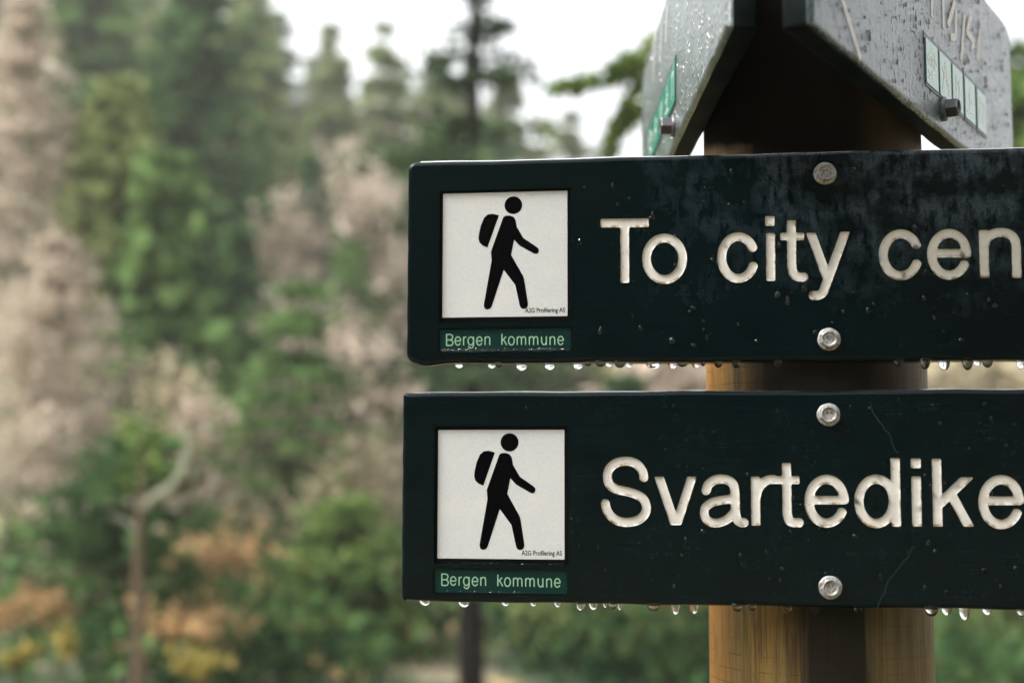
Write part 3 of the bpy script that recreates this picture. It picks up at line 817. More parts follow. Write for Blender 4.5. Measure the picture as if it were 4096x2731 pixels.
def film(name, label, path, wfun, hfun, y0, y1, seed):
    V, F = [], []; k = 7; n = len(path)
    for i, (x, z) in enumerate(path):
        h = hfun(x); 
        for j in range(k):
            t = j / (k - 1); V.append((x, y0 + (y1 - y0) * t, z + h * math.sin(math.pi * t) ** .7 - .0002 * (j in (0, k - 1))))
    for i in range(n - 1):
        for j in range(k - 1): F.append((i * k + j, i * k + j + 1, (i + 1) * k + j + 1, (i + 1) * k + j))
    o = len(V)
    for i in range(n): V.append((path[i][0], y0, path[i][1] - .0008)); V.append((path[i][0], y1, path[i][1] - .0008))
    for i in range(n - 1):
        F.append((o + 2 * i, i * k, (i + 1) * k, o + 2 * i + 2)); F.append((i * k + k - 1, o + 2 * i + 1, o + 2 * i + 3, (i + 1) * k + k - 1)); F.append((o + 2 * i, o + 2 * i + 2, o + 2 * i + 3, o + 2 * i + 1))
    ob = mesh(name, V, F, m_water, None, smooth=True); tag(ob, label, 'water film', None, 'stuff')
def top_path(out, x0, x1, n=260):
    m_ = out[:, 1] > out[:, 1].max() - .012; q = out[m_]; q = q[np.argsort(q[:, 0])]
    xs = np.linspace(x0, x1, n); return list(zip(xs, np.interp(xs, q[:, 0], q[:, 1])))
wv_ = lambda x, a: .5 + .5 * math.sin(x * 23 + a) * math.sin(x * 9 + 2 * a)
film('rain_film', 'rain water lying along the top edge of the upper front board', top_path(out_up, .012, .70), None, lambda x: (.0013 if x < .24 else .0006) * (.45 + .75 * wv_(x, 1)), .0012, .0150, 1)
film('rain_film', 'rain water lying along the top edge of the lower front board', top_path(out_lo, .008, .70), None, lambda x: (.0012 if x < .22 else .0007) * (.35 + .8 * wv_(x, 4)), .0010, .0150, 2)
avoid_u = [p_up[0][:4], p_up[1][:4]]; avoid_l = [p_lo[0][:4], p_lo[1][:4]]
beads(300, (.01, zb1 + .01, .60, zt1 - .008), 5, avoid_u, .0004, .0026, ident, 'rain_beads', 'fine rain beads on the face of the upper front board', lambda x, z: .12 + .88 * min(1, x / .35))
beads(260, (.01, .01, .60, .185), 6, avoid_l, .0004, .0021, ident, 'rain_beads', 'sparse rain beads on the face of the lower front board', lambda x, z: .15 + .85 * min(1, x / .3))
def puddle(pk, label, n, seed, up_):
    r_ = np.random.default_rng(seed); V, F = [], []
    for i in range(n):
        x = r_.uniform(pk[0] + .003, pk[2] - .003); a = r_.uniform(.0012, .0042); b = r_.uniform(.0007, .0022) * up_; z = pk[1] + .0011; y = pk[4] - .0014
        o = len(V); nn = 12
        for k_, (rr, hh) in enumerate(((1., 0.), (.8, .5), (.45, .9))):
            for q in range(nn): t = 2 * math.pi * q / nn; V.append((x + a * rr * math.cos(t), y - .0010 * hh, z + b * rr * max(-.35, math.sin(t) * (1 + .3 * math.sin(3 * t + i)))))
        V.append((x, y - .0010, z))
        for k_ in range(2):
            for q in range(nn): j = (q + 1) % nn; F.append((o + k_ * nn + q, o + k_ * nn + j, o + (k_ + 1) * nn + j, o + (k_ + 1) * nn + q))
        for q in range(nn): F.append((o + 2 * nn + q, o + 2 * nn + (q + 1) % nn, o + 3 * nn))
    ob = mesh('rain_beads', V, F, m_water, None, smooth=True); tag(ob, label, 'rain beads', None, 'stuff')
puddle(p_up[1], 'rain caught along the lower lip of the upper green name plate', 44, 1, 1.5)
puddle(p_lo[1], 'rain caught along the lower lip of the lower green name plate', 9, 2, 1.1)
puddle((p_lo[0][0], p_lo[0][1] - .0006, p_lo[0][2], 0, .0032), 'rain caught under the lower pictogram plate', 16, 3, .6)
plL = lambda x, y, z: tuple(ML @ Vector((x, y, z))); plR = lambda x, y, z: tuple(MR @ Vector((x, y, z)))
beads(200, (.01, .01, LL - .02, .185), 7, [], .0004, .0016, plL, 'rain_beads', 'thick rain beads on the wet board left of the post', streak=3)
beads(380, (.01, .01, LR - .02, .185), 8, [], .0005, .0024, plR, 'rain_beads', 'thick rain beads on the wet board right of the post', streak=3.5)

# ------------------------------------------------------------------ ground: a valley floor rising to wooded slopes
HAZ = [(-180, 34), (-120, 22), (-60, 27), (-27, 25), (-13, 16.5), (-4.5, 11), (3, 7), (12, 4), (30, 0), (95, 0), (150, 12), (168, 16), (180, 34)]  # unseen rear and right heights shaped for the boards' reflections
def hill(az_deg):
    a = (az_deg + 180) % 360 - 180
    return np.interp(a, [p[0] for p in HAZ], [p[1] for p in HAZ])
def ground_z(x, y):
    x = np.asarray(x, float); y = np.asarray(y, float)
    r = np.hypot(x, y); az = np.degrees(np.arctan2(x, y)); t = np.clip((r - 14) / 100, 0, 1); s = t * t * (3 - 2 * t)
    return BACKZ + hill(az) * s + .25 * np.sin(x * .31) * np.cos(y * .23) * np.clip((r - 4) / 10, 0, 1) + .02 * np.clip(r - 120, 0, 1e9)
rs = np.concatenate([[0], np.geomspace(1.2, 175, 50)]); azs = np.linspace(0, 2 * math.pi, 120, endpoint=False)
V = [(0, 0, float(ground_z(0, 0)))]; F = []
for r in rs[1:]:
    for a in azs: x, y = r * math.sin(a), r * math.cos(a); V.append((x, y, float(ground_z(x, y))))
na = len(azs)
for i in range(na): F.append((0, 1 + (i + 1) % na, 1 + i))
for k in range(len(rs) - 2):
    for i in range(na):
        j = (i + 1) % na; F.append((1 + k * na + i, 1 + k * na + j, 1 + (k + 1) * na + j, 1 + (k + 1) * na + i))
mg = M('forest floor')
n1 = mg.noise(1, 5, .6, mg.coord((.5, .5, .5))); n2 = mg.noise(1, 5, .7, mg.coord((4, 4, 4)))
n3 = mg.noise(1, 4, .6, mg.coord((.9, .9, .9), loc=(9, 4, 2)))
c = mg.mix(mg.mr(n1, .46, .62), (.018, .040, .014), (.30, .23, .16)); c = mg.mix(mg.mr(n2, .5, .65), c, (.05, .08, .03)); c = mg.mix(mg.mr(n3, .56, .62), c, (.50, .31, .12))
mg.base(c); mg.rough(.9)
g = mesh('ground', V, F, mg.m, None, smooth=True); g['kind'] = 'structure'

# ------------------------------------------------------------------ foliage materials: two leaf colours mixed by the leaf's own tint
def leaf_mat(name, a, b, trans=.35):
    m = M(name); at = m.new('ShaderNodeAttribute', attribute_name='tint')
    c = m.mix(at.outputs['Fac'], a, b)
    df = m.new('ShaderNodeBsdfDiffuse'); tr = m.new('ShaderNodeBsdfTranslucent'); mx = m.new('ShaderNodeMixShader'); mx.inputs[0].default_value = trans
    m.link(c, df.inputs[0]); m.link(c, tr.inputs[0]); m.link(df.outputs[0], mx.inputs[1]); m.link(tr.outputs[0], mx.inputs[2])
    m.link(mx.outputs[0], m.n['Material Output'].inputs[0]); return m.m
L_dark = leaf_mat('dark spruce needles', (.014, .032, .018), (.085, .125, .06))
L_dark2 = leaf_mat('young spruce needles', (.008, .028, .013), (.10, .185, .065), .3)
L_mid = leaf_mat('spruce needles', (.022, .060, .022), (.19, .30, .10))
L_pale = leaf_mat('pale green needles', (.08, .12, .035), (.38, .44, .18))
L_pink = leaf_mat('bare pinkish twigs', (.25, .205, .16), (.72, .61, .50), .4)
L_tan = leaf_mat('tan twigs', (.22, .19, .12), (.62, .54, .38), .4)
L_gold = leaf_mat('yellow autumn leaves', (.17, .15, .04), (.50, .42, .12), .4)
L_orange = leaf_mat('orange autumn leaves', (.20, .135, .07), (.68, .46, .24), .4)
L_fresh = leaf_mat('fresh green leaves', (.018, .055, .015), (.24, .33, .10), .4)
L_fir = leaf_mat('far conifers', (.05, .08, .025), (.28, .34, .13))
B_lichen = mat_plain('whitish lichened branch', (.30, .31, .23), .9)
B_dark = mat_plain('dark bark', (.011, .009, .008), .95, 0., .1); B_brown = mat_plain('brown bark', (.11, .08, .05), .9); B_pale = mat_plain('pale lichened bark', (.42, .42, .32), .9)

def cards(P, size, r_, elong=1.6, droop=0.):
    """random little quads centred on P; returns verts (n*4,3)"""
    n = len(P); u = r_.normal(size=(n, 3)); u[:, 2] -= droop; u /= np.linalg.norm(u, axis=1)[:, None]
    v = np.cross(u, r_.normal(size=(n, 3))); v /= np.linalg.norm(v, axis=1)[:, None]
    s = (size * (.6 + .8 * r_.random(n)))[:, None] if np.ndim(size) == 0 else (size * (.6 + .8 * r_.random(n)))[:, None]
    a, b = u * s * elong / 2, v * s / 2
    return np.stack([P - a - b * .5, P + a * .2 - b, P + a + b * .3, P - a * .1 + b], 1).reshape(-1, 3)
def card_obj(name, V, tint, mat, parent=None):
    n = len(V) // 4; me = bpy.data.meshes.new(name)
    me.vertices.add(n * 4); me.vertices.foreach_set('co', V.astype(np.float32).ravel())
    me.loops.add(n * 4); me.loops.foreach_set('vertex_index', np.arange(n * 4, dtype=np.int32))
    me.polygons.add(n); me.polygons.foreach_set('loop_start', np.arange(0, n * 4, 4, dtype=np.int32))
    me.update(calc_edges=True)
    at = me.attributes.new('tint', 'FLOAT', 'POINT'); at.data.foreach_set('value', np.repeat(tint, 4).astype(np.float32))
    me.materials.append(mat)
    o = bpy.data.objects.new(name, me); COL.objects.link(o)
    if parent: o.parent = parent
    return o
def tube(path, rad, n=7):
    V, F = [], []; path = [Vector(p) for p in path]
    for k, p in enumerate(path):
        d = (path[min(k + 1, len(path) - 1)] - path[max(k - 1, 0)]).normalized(); q = d.to_track_quat('Z', 'Y')
        for i in range(n):
            a = 2 * math.pi * i / n; V.append(tuple(p + q @ Vector((rad[k] * math.cos(a), rad[k] * math.sin(a), 0))))
    for k in range(len(path) - 1):
        for i in range(n): j = (i + 1) % n; F.append((k * n + i, k * n + j, (k + 1) * n + j, (k + 1) * n + i))
    return V, F
def join(parts):
    V, F = [], []
    for v, f in parts: o = len(V); V += list(v); F += [tuple(o + i for i in t) for t in f]
    return V, F

def spruce_pts(h, spread, start, r_, n_whorl, per, cards_per, sparse=0., droopy=.18, jag=.35, k0=.15):
    """positions of needle sprays on drooping boughs, the bough paths and tints"""
    P, T, B = [], [], []
    for w_ in range(n_whorl):
        t = (w_ + r_.random() * .6) / n_whorl; z = h * (start + (1 - start) * t)
        L = spread * (1 - t) ** .8 * (1 - jag / 2 + jag * r_.random()) + .12
        for b in range(per):
            if r_.random() < sparse: continue
            a = r_.random() * 2 * math.pi; l = L * (.65 + .5 * r_.random()); tt = r_.random() * .5 + .25
            k = np.linspace(k0, 1, cards_per) + r_.normal(size=cards_per) * .03
            rad = l * k; zz = z + .12 * l * k - droopy * l * k ** 2 * 1.6
            side = r_.normal(size=(cards_per, 3)) * (.06 + .12 * l * k[:, None] * .5) * [1, 1, .55]
            P.append(np.stack([rad * math.cos(a), rad * math.sin(a), zz], 1) + side)
            T.append(np.clip(tt + .35 * (k - .5) + r_.normal(size=cards_per) * .18, 0, 1))
            B.append([(0, 0, z), (l * .5 * math.cos(a), l * .5 * math.sin(a), z + .02 * l), (l * math.cos(a), l * math.sin(a), z - droopy * .5 * l)])
    return np.concatenate(P), np.concatenate(T), B
def conifer(name, label, px, dist, h, spread, mat, bark, seed, group, start=.1, n_whorl=26, per=9, cp=16, size=.22, sparse=0., droopy=.18, trunk=.02, lean=0., jag=.35, base=None, cat='tree', k0=.15):
    r_ = np.random.default_rng(seed); az = bearing(px); x = CAM[0] + dist * math.sin(az); y = CAM[1] + dist * math.cos(az)
    z = float(ground_z(x, y)) if base is None else base
    root = empty(name, (x, y, z - .1), r_.random() * 6); tag(root, label, cat, group)
    P, T, B = spruce_pts(h, spread, start, r_, n_whorl, per, cp, sparse, droopy, jag, k0)
    card_obj('crown', cards(P, size, r_, 1.7, .3), T, mat, root)
    parts = [tube([(0, 0, 0), (0, 0, h * .5), (0, 0, h)], [h * trunk, h * trunk * .6, .01 + .03 * (sparse > 0)], 9)] + [tube(b, [.014 + .016 * h * .1, .012, .005], 4) for b in (B if sparse else B[::2])]
    V, F = join(parts); mesh('trunk', V, F, bark, root, smooth=True); return root
def broadleaf_pts(h, w_, start, r_, n_clump, cp, flat=1.):
    P, T = [], []
    cs = []
    while len(cs) < n_clump:
        q = r_.uniform(-1, 1, 3)
        if np.hypot(*q[:2]) ** 2 + q[2] ** 2 < 1: cs.append(q)
    for q in cs:
        z = h * (start + (1 - start) * (q[2] + 1) / 2); rad = w_ * (1 - .55 * max(0, q[2]) ** 1.5)
        c = np.array([q[0] * rad, q[1] * rad, z]); sp = w_ * (.12 + .26 * r_.random())
        n = int(cp * (.6 + .8 * r_.random())); P.append(c + r_.normal(size=(n, 3)) * sp * [1, 1, .7 * flat]); T.append(np.clip(.2 + .6 * r_.random() + r_.normal(size=n) * .15, 0, 1))
    return np.concatenate(P), np.concatenate(T), cs
def strand_pts(h, w_, start, r_, n_str, cp):
    P, T, cs = [], [], []
    for i in range(n_str):
        z0 = h * start * (.6 + .4 * r_.random()) + h * .45 * r_.random(); a = r_.random() * 2 * math.pi; out = w_ * r_.random() ** .6; zt = h * (1 - .45 * (out / w_) ** 1.6) * (.8 + .2 * r_.random())
        if zt < z0: z0 = zt * .7
        n = int(cp * (.7 + .6 * r_.random())); t = r_.random(n) ** .8; rad = out * (.15 + .85 * t ** .6)
        p = np.stack([rad * math.cos(a), rad * math.sin(a), z0 + (zt - z0) * t], 1) + r_.normal(size=(n, 3)) * w_ * [.10, .10, .06]
        P.append(p); T.append(np.clip(.15 + .7 * r_.random() + r_.normal(size=n) * .2, 0, 1)); cs.append(np.array([math.cos(a) * out / w_, math.sin(a) * out / w_, r_.uniform(-.8, .8)]))
    return np.concatenate(P), np.concatenate(T), cs
def broadleaf(name, label, px, dist, h, w_, mat, bark, seed, group, start=.25, n_clump=60, cp=60, size=.12, elong=2., trunk=.012, cat='tree', limbs=14, flat=1., top=None):
    r_ = np.random.default_rng(seed); az = bearing(px); x = CAM[0] + dist * math.sin(az); y = CAM[1] + dist * math.cos(az)
    z = float(ground_z(x, y)) if top is None else top - h
    root = empty(name, (x, y, z - .1), 0); tag(root, label, cat, group)
    P, T, cs = (strand_pts(h, w_, start, r_, n_clump * 2, cp) if name == 'bare_tree' else broadleaf_pts(h, w_, start, r_, n_clump, cp, flat))
    card_obj('crown', cards(P, size, r_, elong), T, mat, root)
    parts = [tube([(0, 0, 0), (.03 * h, 0, h * .35), (-.02 * h, .01 * h, h * .7), (0, 0, h * .95)], [h * trunk, h * trunk * .8, h * trunk * .45, .01], 9)]
    for q in cs[:limbs]:
        c = Vector((q[0] * w_ * .8, q[1] * w_ * .8, h * (start + (1 - start) * (q[2] + 1) / 2))); b = Vector((0, 0, max(h * .12, c.z * .5)))
        parts.append(tube([b, b.lerp(c, .5) + Vector((0, 0, .05 * h)), c], [h * trunk * .5, h * trunk * .3, .006], 5))
    V, F = join(parts); mesh('trunk', V, F, bark, root, smooth=True); return root

# ---- trees that can be told apart, near to far
def elev_top(py, dist): return CAM[2] + dist * math.tan(math.atan((1913 - py) / FPX))
def h_for(px, py, dist):
    az = bearing(px); x = CAM[0] + dist * math.sin(az); y = CAM[1] + dist * math.cos(az)
    return elev_top(py, dist) - float(ground_z(x, y)) + .1
PKG = 'pinkish bare trees on the slope'
conifer('bare_larch', 'tall feathery bare larch with pinkish twigs filling the left edge', 45, 20, h_for(45, 20, 20), 1.75, L_pink, B_pale, 21, PKG, start=.12, n_whorl=42, per=11, cp=24, size=.055, droopy=.02, trunk=.010, jag=.5)
conifer('bare_larch', 'broader bare beige larch in front, low at the left', 215, 15.5, h_for(215, 1000, 15.5), 1.35, L_pink, B_pale, 22, PKG, start=.28, n_whorl=32, per=10, cp=22, size=.05, droopy=.02, trunk=.010, jag=.5)
conifer('young_spruce', 'young dark spruce with tiered boughs and a bare lower trunk at the bottom left', 548, 10.9, h_for(548, 1690, 10.9), .95, L_dark2, B_brown, 33, None, start=.34, n_whorl=7, per=7, cp=34, size=.07, droopy=.14, trunk=.020, jag=.5)
conifer('young_spruce', 'young green spruce tree between the big dark spruce and the lower front board', 1180, 16, h_for(1180, 1120, 16), 1.3, L_mid, B_dark, 34, None, start=.12, n_whorl=14, per=9, cp=34, size=.075, droopy=.14, jag=.6)
conifer('young_spruce', 'low dark spruce beside the lower left corner of the lower front board', 1400, 12.5, h_for(1400, 1980, 12.5), .95, L_fresh, B_dark, 35, None, start=.05, n_whorl=12, per=9, cp=36, size=.06, droopy=.14, jag=.6)
DKG = 'dark spruces on the slope'
conifer('spruce_tree', 'dark sparse spruce with drooping boughs rising behind the left ends of the front boards', 1890, 10.6, h_for(1890, -260, 10.6), 1.65, L_dark, B_dark, 5, None, start=.20, n_whorl=20, per=6, cp=36, size=.055, sparse=.42, droopy=.10, trunk=.018, jag=.7, k0=.2)
conifer('spruce_tree', 'big dark green spruce in the middle of the left background', 760, 28, h_for(760, -200, 30), 2.5, L_dark2, B_dark, 12, DKG, start=.05, n_whorl=36, per=10, cp=44, size=.13)
conifer('spruce_tree', 'dark spruce with its top against the sky at the upper left', 330, 36, h_for(330, -320, 36), 4.2, L_mid, B_dark, 13, DKG, start=.05, n_whorl=38, per=10, cp=44, size=.17)
conifer('spruce_tree', 'paler yellow-green spruce standing in front of the dark spruces', 440, 20, h_for(440, 330, 20), 1.5, L_pale, B_brown, 14, None, start=.12, n_whorl=26, per=9, cp=15, size=.22)
conifer('spruce_tree', 'green spruce right of the pale spruce, lower than the dark one behind', 650, 19, h_for(650, 620, 19), 1.5, L_mid, B_brown, 15, None, start=.1, n_whorl=24, per=9, cp=15, size=.2)
conifer('spruce_tree', 'narrow pointed spruce top on the skyline between two gaps of sky', 1290, 62, h_for(1290, 70, 62), 1.7, L_fir, B_dark, 16, 'spruces on the skyline', start=.1, n_whorl=26, per=8, cp=22, size=.28)
conifer('spruce_tree', 'small pointed spruce on the skyline just left of the sparse spruce', 1690, 62, h_for(1690, 330, 62), 1.7, L_fir, B_dark, 17, 'spruces on the skyline', start=.1, n_whorl=24, per=8, cp=22, size=.26)
conifer('spruce_tree', 'low pointed spruce on the skyline below the second gap of sky', 1480, 64, h_for(1480, 280, 64), 1.6, L_fir, B_dark, 18, 'spruces on the skyline', start=.1, n_whorl=24, per=8, cp=22, size=.26)
conifer('spruce_tree', 'tall spruce at the top edge, left of the big gap of sky', 960, 55, h_for(960, -120, 55), 3.6, L_fir, B_dark, 19, 'spruces on the skyline', start=.1, n_whorl=30, per=9, cp=26, size=.30)
broadleaf('bare_tree', 'pinkish bare tree high on the slope above the upper front board left end', 1440, 34, h_for(1440, 480, 34), 2.3, L_pink, B_pale, 23, PKG, start=.35, n_clump=44, cp=34, size=.13, elong=2.2)
broadleaf('bare_tree', 'pinkish bare tree beside the big dark spruce, half way up the slope', 1130, 30, h_for(1130, 640, 30), 1.5, L_pink, B_pale, 24, PKG, start=.3, n_clump=36, cp=30, size=.13, elong=2.2)
broadleaf('bare_tree', 'tan bare tree left of the gap between the two front boards', 1420, 22, h_for(1420, 1180, 22), 1.5, L_pink, B_pale, 25, PKG, start=.3, n_clump=34, cp=30, size=.12, elong=2.2)
broadleaf('bare_tree', 'tan bare tree seen right of the post below the boards', 4000, 24, h_for(4000, 1300, 24), 2.2, L_tan, B_pale, 26, PKG, start=.3, n_clump=50, cp=70, size=.17, elong=2.2)
broadleaf('bare_tree', 'tan bare tree seen through the gap just left of the post', 2650, 24, h_for(2650, 1330, 24), 1.7, L_pink, B_pale, 27, PKG, start=.3, n_clump=40, cp=70, size=.17, elong=2.2)
for i, (px, py, d_, w_, m_, lab) in enumerate([(950, 1500, 17, .8, L_pink, 'bare beige tree right above the curved pale branch'), (1350, 1620, 16, .75, L_tan, 'bare beige tree next to the upper left corner of the lower front board'),
    (1250, 1000, 24, 1.1, L_pink, 'pinkish bare tree left of the upper pictogram, mid height'), (700, 1330, 17.5, .5, L_tan, 'slim tan tree in front of the big dark spruce'), (1480, 2150, 13.5, .5, L_tan, 'small tan tree beside the lower left corner of the lower front board')]):
    broadleaf('bare_tree', lab, px, d_, h_for(px, py, d_), w_ * 1.7, m_, B_pale, 61 + i, PKG, start=.3, n_clump=34, cp=20, size=.07, elong=2.4)
for i, (px, py, d_, w_, m_, lab) in enumerate([(1010, 470, 36, 1.5, L_mid, 'narrow green fir just right of the big dark spruce'), (1230, 600, 33, 1.2, L_dark2, 'narrow dark fir between the two pinkish bare trees'), (1560, 560, 38, 1.5, L_mid, 'narrow fir whose top rises just above the upper front board corner'),
    (620, 250, 34, 1.7, L_dark2, 'narrow dark fir between the pale spruce and the big dark spruce'), (930, 900, 23, 1.0, L_dark2, 'narrow dark fir with its tip at mid height left of the boards'), (1400, 950, 25, 1.1, L_mid, 'narrow green fir close to the left end of the upper front board'),
    (2500, 1500, 22, 1.1, L_dark2, 'dark fir glimpsed between the boards left of the post'), (3880, 1500, 24, 1.2, L_mid, 'green fir glimpsed right of the post')]):
    conifer('fir_tree', lab, px, d_, h_for(px, py, d_), w_, m_, B_dark, 81 + i, 'narrow firs on the slope', start=.06, n_whorl=30, per=9, cp=22, size=.0036 * d_ + .02, droopy=.12)
GRG = 'green bushes at the foot of the slope'
broadleaf('green_bush', 'green bush left of the post along the bottom edge', 2560, 13, h_for(2560, 2150, 13), 1.0, L_fir, B_dark, 37, GRG, start=.0, n_clump=60, cp=110, size=.075)
broadleaf('green_bush', 'green bush right of the post along the bottom edge', 4050, 14, h_for(4050, 2050, 14), 1.3, L_fir, B_dark, 38, GRG, start=.0, n_clump=50, cp=110, size=.075)
AUT = 'patches of autumn leaves low at the left'
def patch(px, py, dist, w_, h_, mat, label, seed, n=10, cp=26):
    return broadleaf('autumn_shrub', label, px, dist, h_for(px, py, dist), w_, mat, B_brown, seed, AUT, start=1 - h_ / max(.3, h_for(px, py, dist)), n_clump=n, cp=cp, size=.06, elong=1.3, trunk=.007, cat='shrub', limbs=4)
patch(850, 2570, 9.8, .17, .17, L_gold, 'bright yellow shrub at the bottom edge right of the thin trunk', 44, 8, 12)
patch(270, 2480, 9.8, .10, .24, L_gold, 'small yellow shrub in the dark undergrowth at the bottom left', 45, 7, 10)
patch(110, 2500, 10.2, .12, .24, L_gold, 'small olive yellow shrub nearest the bottom left corner', 46, 7, 9)
patch(870, 2190, 11.5, .50, .14, L_orange, 'low amber fern patch just right of the thin trunk', 41, 34, 16)
patch(130, 2360, 10.6, .34, .12, L_orange, 'low amber fern patch at the left edge', 42, 24, 16)
patch(770, 2430, 10.4, .34, .10, L_orange, 'dull amber fern patch lower right of the thin trunk', 43, 22, 14)

# thin tree with a curved pale branch, lower left
az = bearing(555); D = 9.6; bx, by = CAM[0] + D * math.sin(az), CAM[1] + D * math.cos(az); bz = float(ground_z(bx, by))
root = empty('thin_tree', (bx, by, bz)); tag(root, 'thin brown trunked tree with one pale branch curving up to the right', 'tree')
def rel(px, py, d):
    q = CAM + ray(px, py) * d; return (q[0] - bx, q[1] - by, q[2] - bz)
dd = D * math.cos(0)
tp = [rel(552, 2900, dd), rel(556, 2650, dd), rel(560, 2400, dd), rel(552, 2200, dd), rel(562, 2020, dd), rel(575, 1880, dd), rel(570, 1740, dd)]
V, F = tube([(tp[0][0], tp[0][1], -.1)] + tp, [.052, .048, .045, .042, .035, .027, .018, .008], 10); mesh('trunk', V, F, B_brown, root, smooth=True)
bp = [rel(562, 2030, dd), rel(620, 1985, dd), rel(680, 1950, dd), rel(730, 1885, dd), rel(755, 1800, dd), rel(768, 1710, dd)]
tw = [([rel(700, 1930, dd), rel(760, 1900, dd), rel(830, 1840, dd)], [.014, .009, .003]), ([rel(748, 1830, dd), rel(735, 1740, dd), rel(700, 1650, dd)], [.014, .008, .003]), ([rel(565, 2150, dd), rel(500, 2080, dd), rel(430, 2060, dd)], [.014, .009, .003])]
V, F = join([tube(bp, [.028, .031, .029, .026, .019, .006], 10)] + [tube(p_, r__, 6) for p_, r__ in tw]); mesh('branch', V, F, B_lichen, root, smooth=True)
r_ = np.random.default_rng(3); base = np.array(tp[5:]); P = np.concatenate([b + r_.normal(size=(70, 3)) * [.08, .10, .10] + [-.06, .12, .04] for b in base]); card_obj('foliage', cards(P, .06, r_), r_.random(len(P)), L_fresh, root)

# an overhanging spray of green needles between the skyline and the left upper board
az = bearing(2460); D = 7.5
def ab(px, py, d=D): return CAM + ray(px, py) * d
tx, ty = ab(3230, 1800, 9.5)[:2]
root = empty('larch_tree', (tx, ty, float(ground_z(tx, ty)))); tag(root, 'overhanging tree with thin green sprays hanging beside the left slanting board', 'tree')
def rl(q): return (q[0] - tx, q[1] - ty, q[2] - root.location.z)
V, F = tube([(0, 0, 0), (0, 0, 2.6), rl(ab(3100, -150, 9.2)), rl(ab(3050, -900, 9.2))], [.1, .085, .06, .03], 10); mesh('trunk', V, F, B_dark, root, smooth=True)
BR = [[(3100, 60), (2720, 130), (2520, 290), (2350, 330), (2210, 345)], [(3100, 130), (2700, 240), (2560, 330), (2480, 440), (2440, 560)], [(3080, -200), (2640, 140), (2520, 240), (2440, 270)],
      [(3080, 250), (2640, 380), (2540, 440), (2470, 520), (2430, 620)]]
parts, P, T = [], [], []
for b in BR:
    q = [rl(ab(x, y, 9.2 if i == 0 else 7.8 if i == 1 else 7.2)) for i, (x, y) in enumerate(b)]
    parts.append(tube(q, [.03, .018, .012, .008, .004][:len(q)], 6))
    for k in range(1, len(q) - 1):
        a_, b_ = np.array(q[k]), np.array(q[k + 1])
        for t in r_.random(45): P.append(a_ + (b_ - a_) * t + r_.normal(size=3) * .016 + [0, 0, -.012]); T.append(.3 + .5 * r_.random())
V, F = join(parts); mesh('branch', V, F, B_brown, root, smooth=True)
card_obj('foliage', cards(np.array(P), .045, r_, 2.4, .6), np.array(T), L_fresh, root)
broadleaf('green_bush', 'dark green foliage peeping out at the right edge beside the right slanting board', 4230, 12, 3.0, .55, L_fresh, B_dark, 39, GRG, start=.5, n_clump=26, cp=60, size=.1, top=elev_top(210, 12))

# ------------------------------------------------------------------ the wooded slopes: a far-off wood that reads as one mass
def wood(name, label, azr, rr, n, seed, mats, cp, size, hh=(9, 17), sky_=False):
    r_ = np.random.default_rng(seed); acc = {k: ([], []) for k in range(len(mats))}
    for i in range(n):
        a = math.radians(r_.uniform(*azr)); r = math.sqrt(r_.uniform(rr[0] ** 2, rr[1] ** 2)); x, y = r * math.sin(a), r * math.cos(a); z = float(ground_z(x, y))
        h = r_.uniform(*hh)
        if sky_:
            lim = np.interp(math.degrees(a), [-30, -24, -17.5, -13, -9, -4.5, 3, 12], [20.5, 20.3, 19.4, 18.3, 17.0, 15.2, 11.5, 9.5]) * r_.uniform(.90, 1.03)
            h = min(h, r * math.tan(math.radians(lim)) - z)
            if h < 4: continue
        k = r_.choice(len(mats), p=[m[1] for m in mats])
        if mats[k][2] == 'c': P, T, _ = spruce_pts(h, h * .22, .05, r_, 15, 6, cp)
        else: P, T, _ = broadleaf_pts(h * .75, h * .22, .15, r_, 16, cp * 5)
        acc[k][0].append(cards(P + [x, y, z], size * (r / 60) ** .5, r_, 1.5, .2)); acc[k][1].append(np.clip(T + r_.normal() * .15, 0, 1))
    out = []
    allV = []; 
    V = np.concatenate([np.concatenate(a[0]) for a in acc.values() if a[0]]); T = np.concatenate([np.concatenate(a[1]) for a in acc.values() if a[0]])
    midx = np.concatenate([np.full(sum(len(q) for q in acc[k][0]) // 4, k, np.int32) for k in acc if acc[k][0]])
    o = card_obj(name, V, T, mats[0][0]); 
    for m in mats[1:]: o.data.materials.append(m[0])
    o.data.polygons.foreach_set('material_index', midx); tag(o, label, 'wood', None, 'stuff'); return o
wood('forest', 'hazy mixed wood of green conifers and pinkish bare trees covering the hillside', (-34, 16), (34, 120), 420, 51, [(L_fir, .50, 'c'), (L_mid, .22, 'c'), (L_pink, .18, 'b'), (L_pale, .10, 'b')], 24, .36, sky_=True)
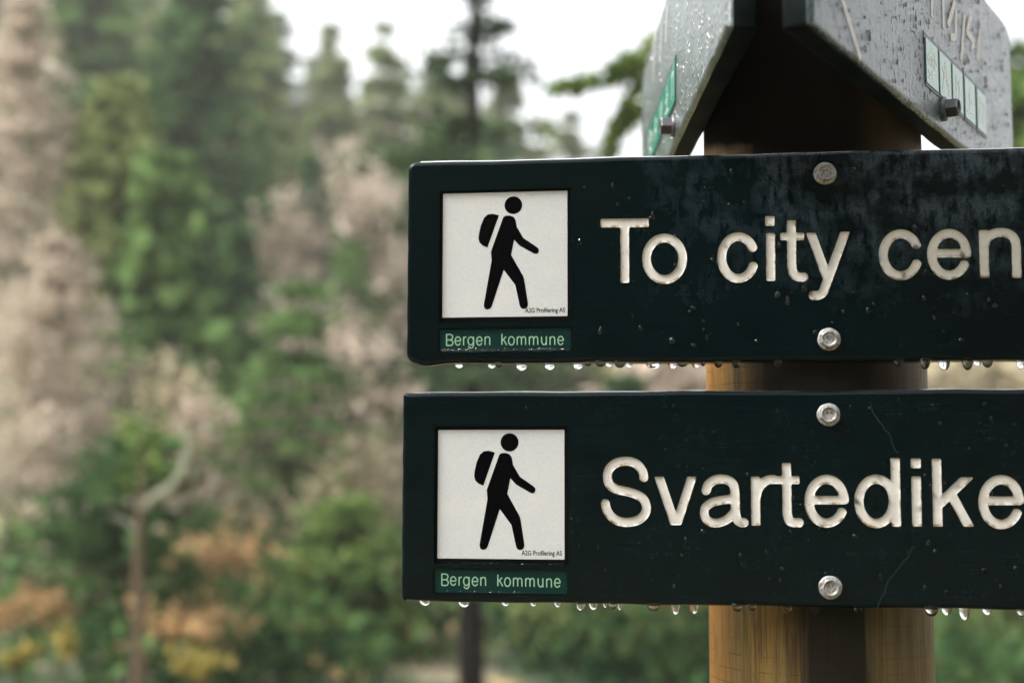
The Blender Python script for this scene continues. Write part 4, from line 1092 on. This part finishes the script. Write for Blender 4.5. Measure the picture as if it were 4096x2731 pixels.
def undergrowth():
    r_ = np.random.default_rng(77); n = 3600; Pl, Tl, Kl = [], [], []
    for i in range(n):
        a = math.radians(r_.uniform(-34, 16)); r = math.sqrt(r_.uniform(9.0 ** 2, 46 ** 2)); x, y = r * math.sin(a), r * math.cos(a); z = float(ground_z(x, y))
        if r < 11.2 and abs(a - bearing(1890)) < .03: continue
        v = math.sin(x * .55 + 1) * math.cos(y * .43) + .5 * math.sin(x * 1.3 + y * .9) + r_.normal() * .45
        k = 1 if v > .35 and r > 14.5 else (2 if v < -1.15 and x < -3.2 else 0); hh = r_.uniform(.25, .9) * (1.4 if k == 0 else 1.)
        m_ = 44; Pl.append(np.array([x, y, z + hh * .4]) + r_.normal(size=(m_, 3)) * [.30, .30, hh * .28]); Tl.append(np.clip(r_.random() + r_.normal(size=m_) * .2, 0, 1)); Kl.append(np.full(m_, k, np.int32))
    o = card_obj('undergrowth', cards(np.concatenate(Pl), .065, r_, 2.4), np.concatenate(Tl), L_dark2)
    o.data.materials.append(L_pink); o.data.materials.append(L_orange); o.data.polygons.foreach_set('material_index', np.concatenate(Kl))
    tag(o, 'undergrowth of green ferns, pinkish dead bracken and a few amber patches on the slope', 'undergrowth', None, 'stuff')
undergrowth()
wood('forest', 'dense dark conifer wood added unseen behind the viewer to darken reflections', (100, 326), (26, 110), 420, 52, [(L_dark, .8, 'c'), (L_pink, .2, 'b')], 6, .95)  # unseen wood added to darken what the boards reflect
wood('forest', 'mixed wood on the slope out of frame to the right', (16, 100), (75, 125), 120, 53, [(L_fir, .8, 'c'), (L_pink, .2, 'b')], 6, .85, (5, 8))

# ------------------------------------------------------------------ thin rain haze
hz = []
for x in (-190, 190):
    for y in (-190, 190):
        for z in (BACKZ - 3, 62): hz.append((x, y, z))
ho = mesh('haze', hz, [(0, 1, 3, 2), (4, 6, 7, 5), (0, 4, 5, 1), (2, 3, 7, 6), (0, 2, 6, 4), (1, 5, 7, 3)], bpy.data.materials.new('rain haze'))
hm = ho.data.materials[0]; hm.use_nodes = True; ht = hm.node_tree; ht.nodes.clear()
ov = ht.nodes.new('ShaderNodeOutputMaterial'); pv = ht.nodes.new('ShaderNodeVolumePrincipled')
pv.inputs['Color'].default_value = (.97, .97, .88, 1); pv.inputs['Density'].default_value = .0019; pv.inputs['Anisotropy'].default_value = .3
ht.links.new(pv.outputs[0], ov.inputs['Volume']); ho['kind'] = 'stuff'
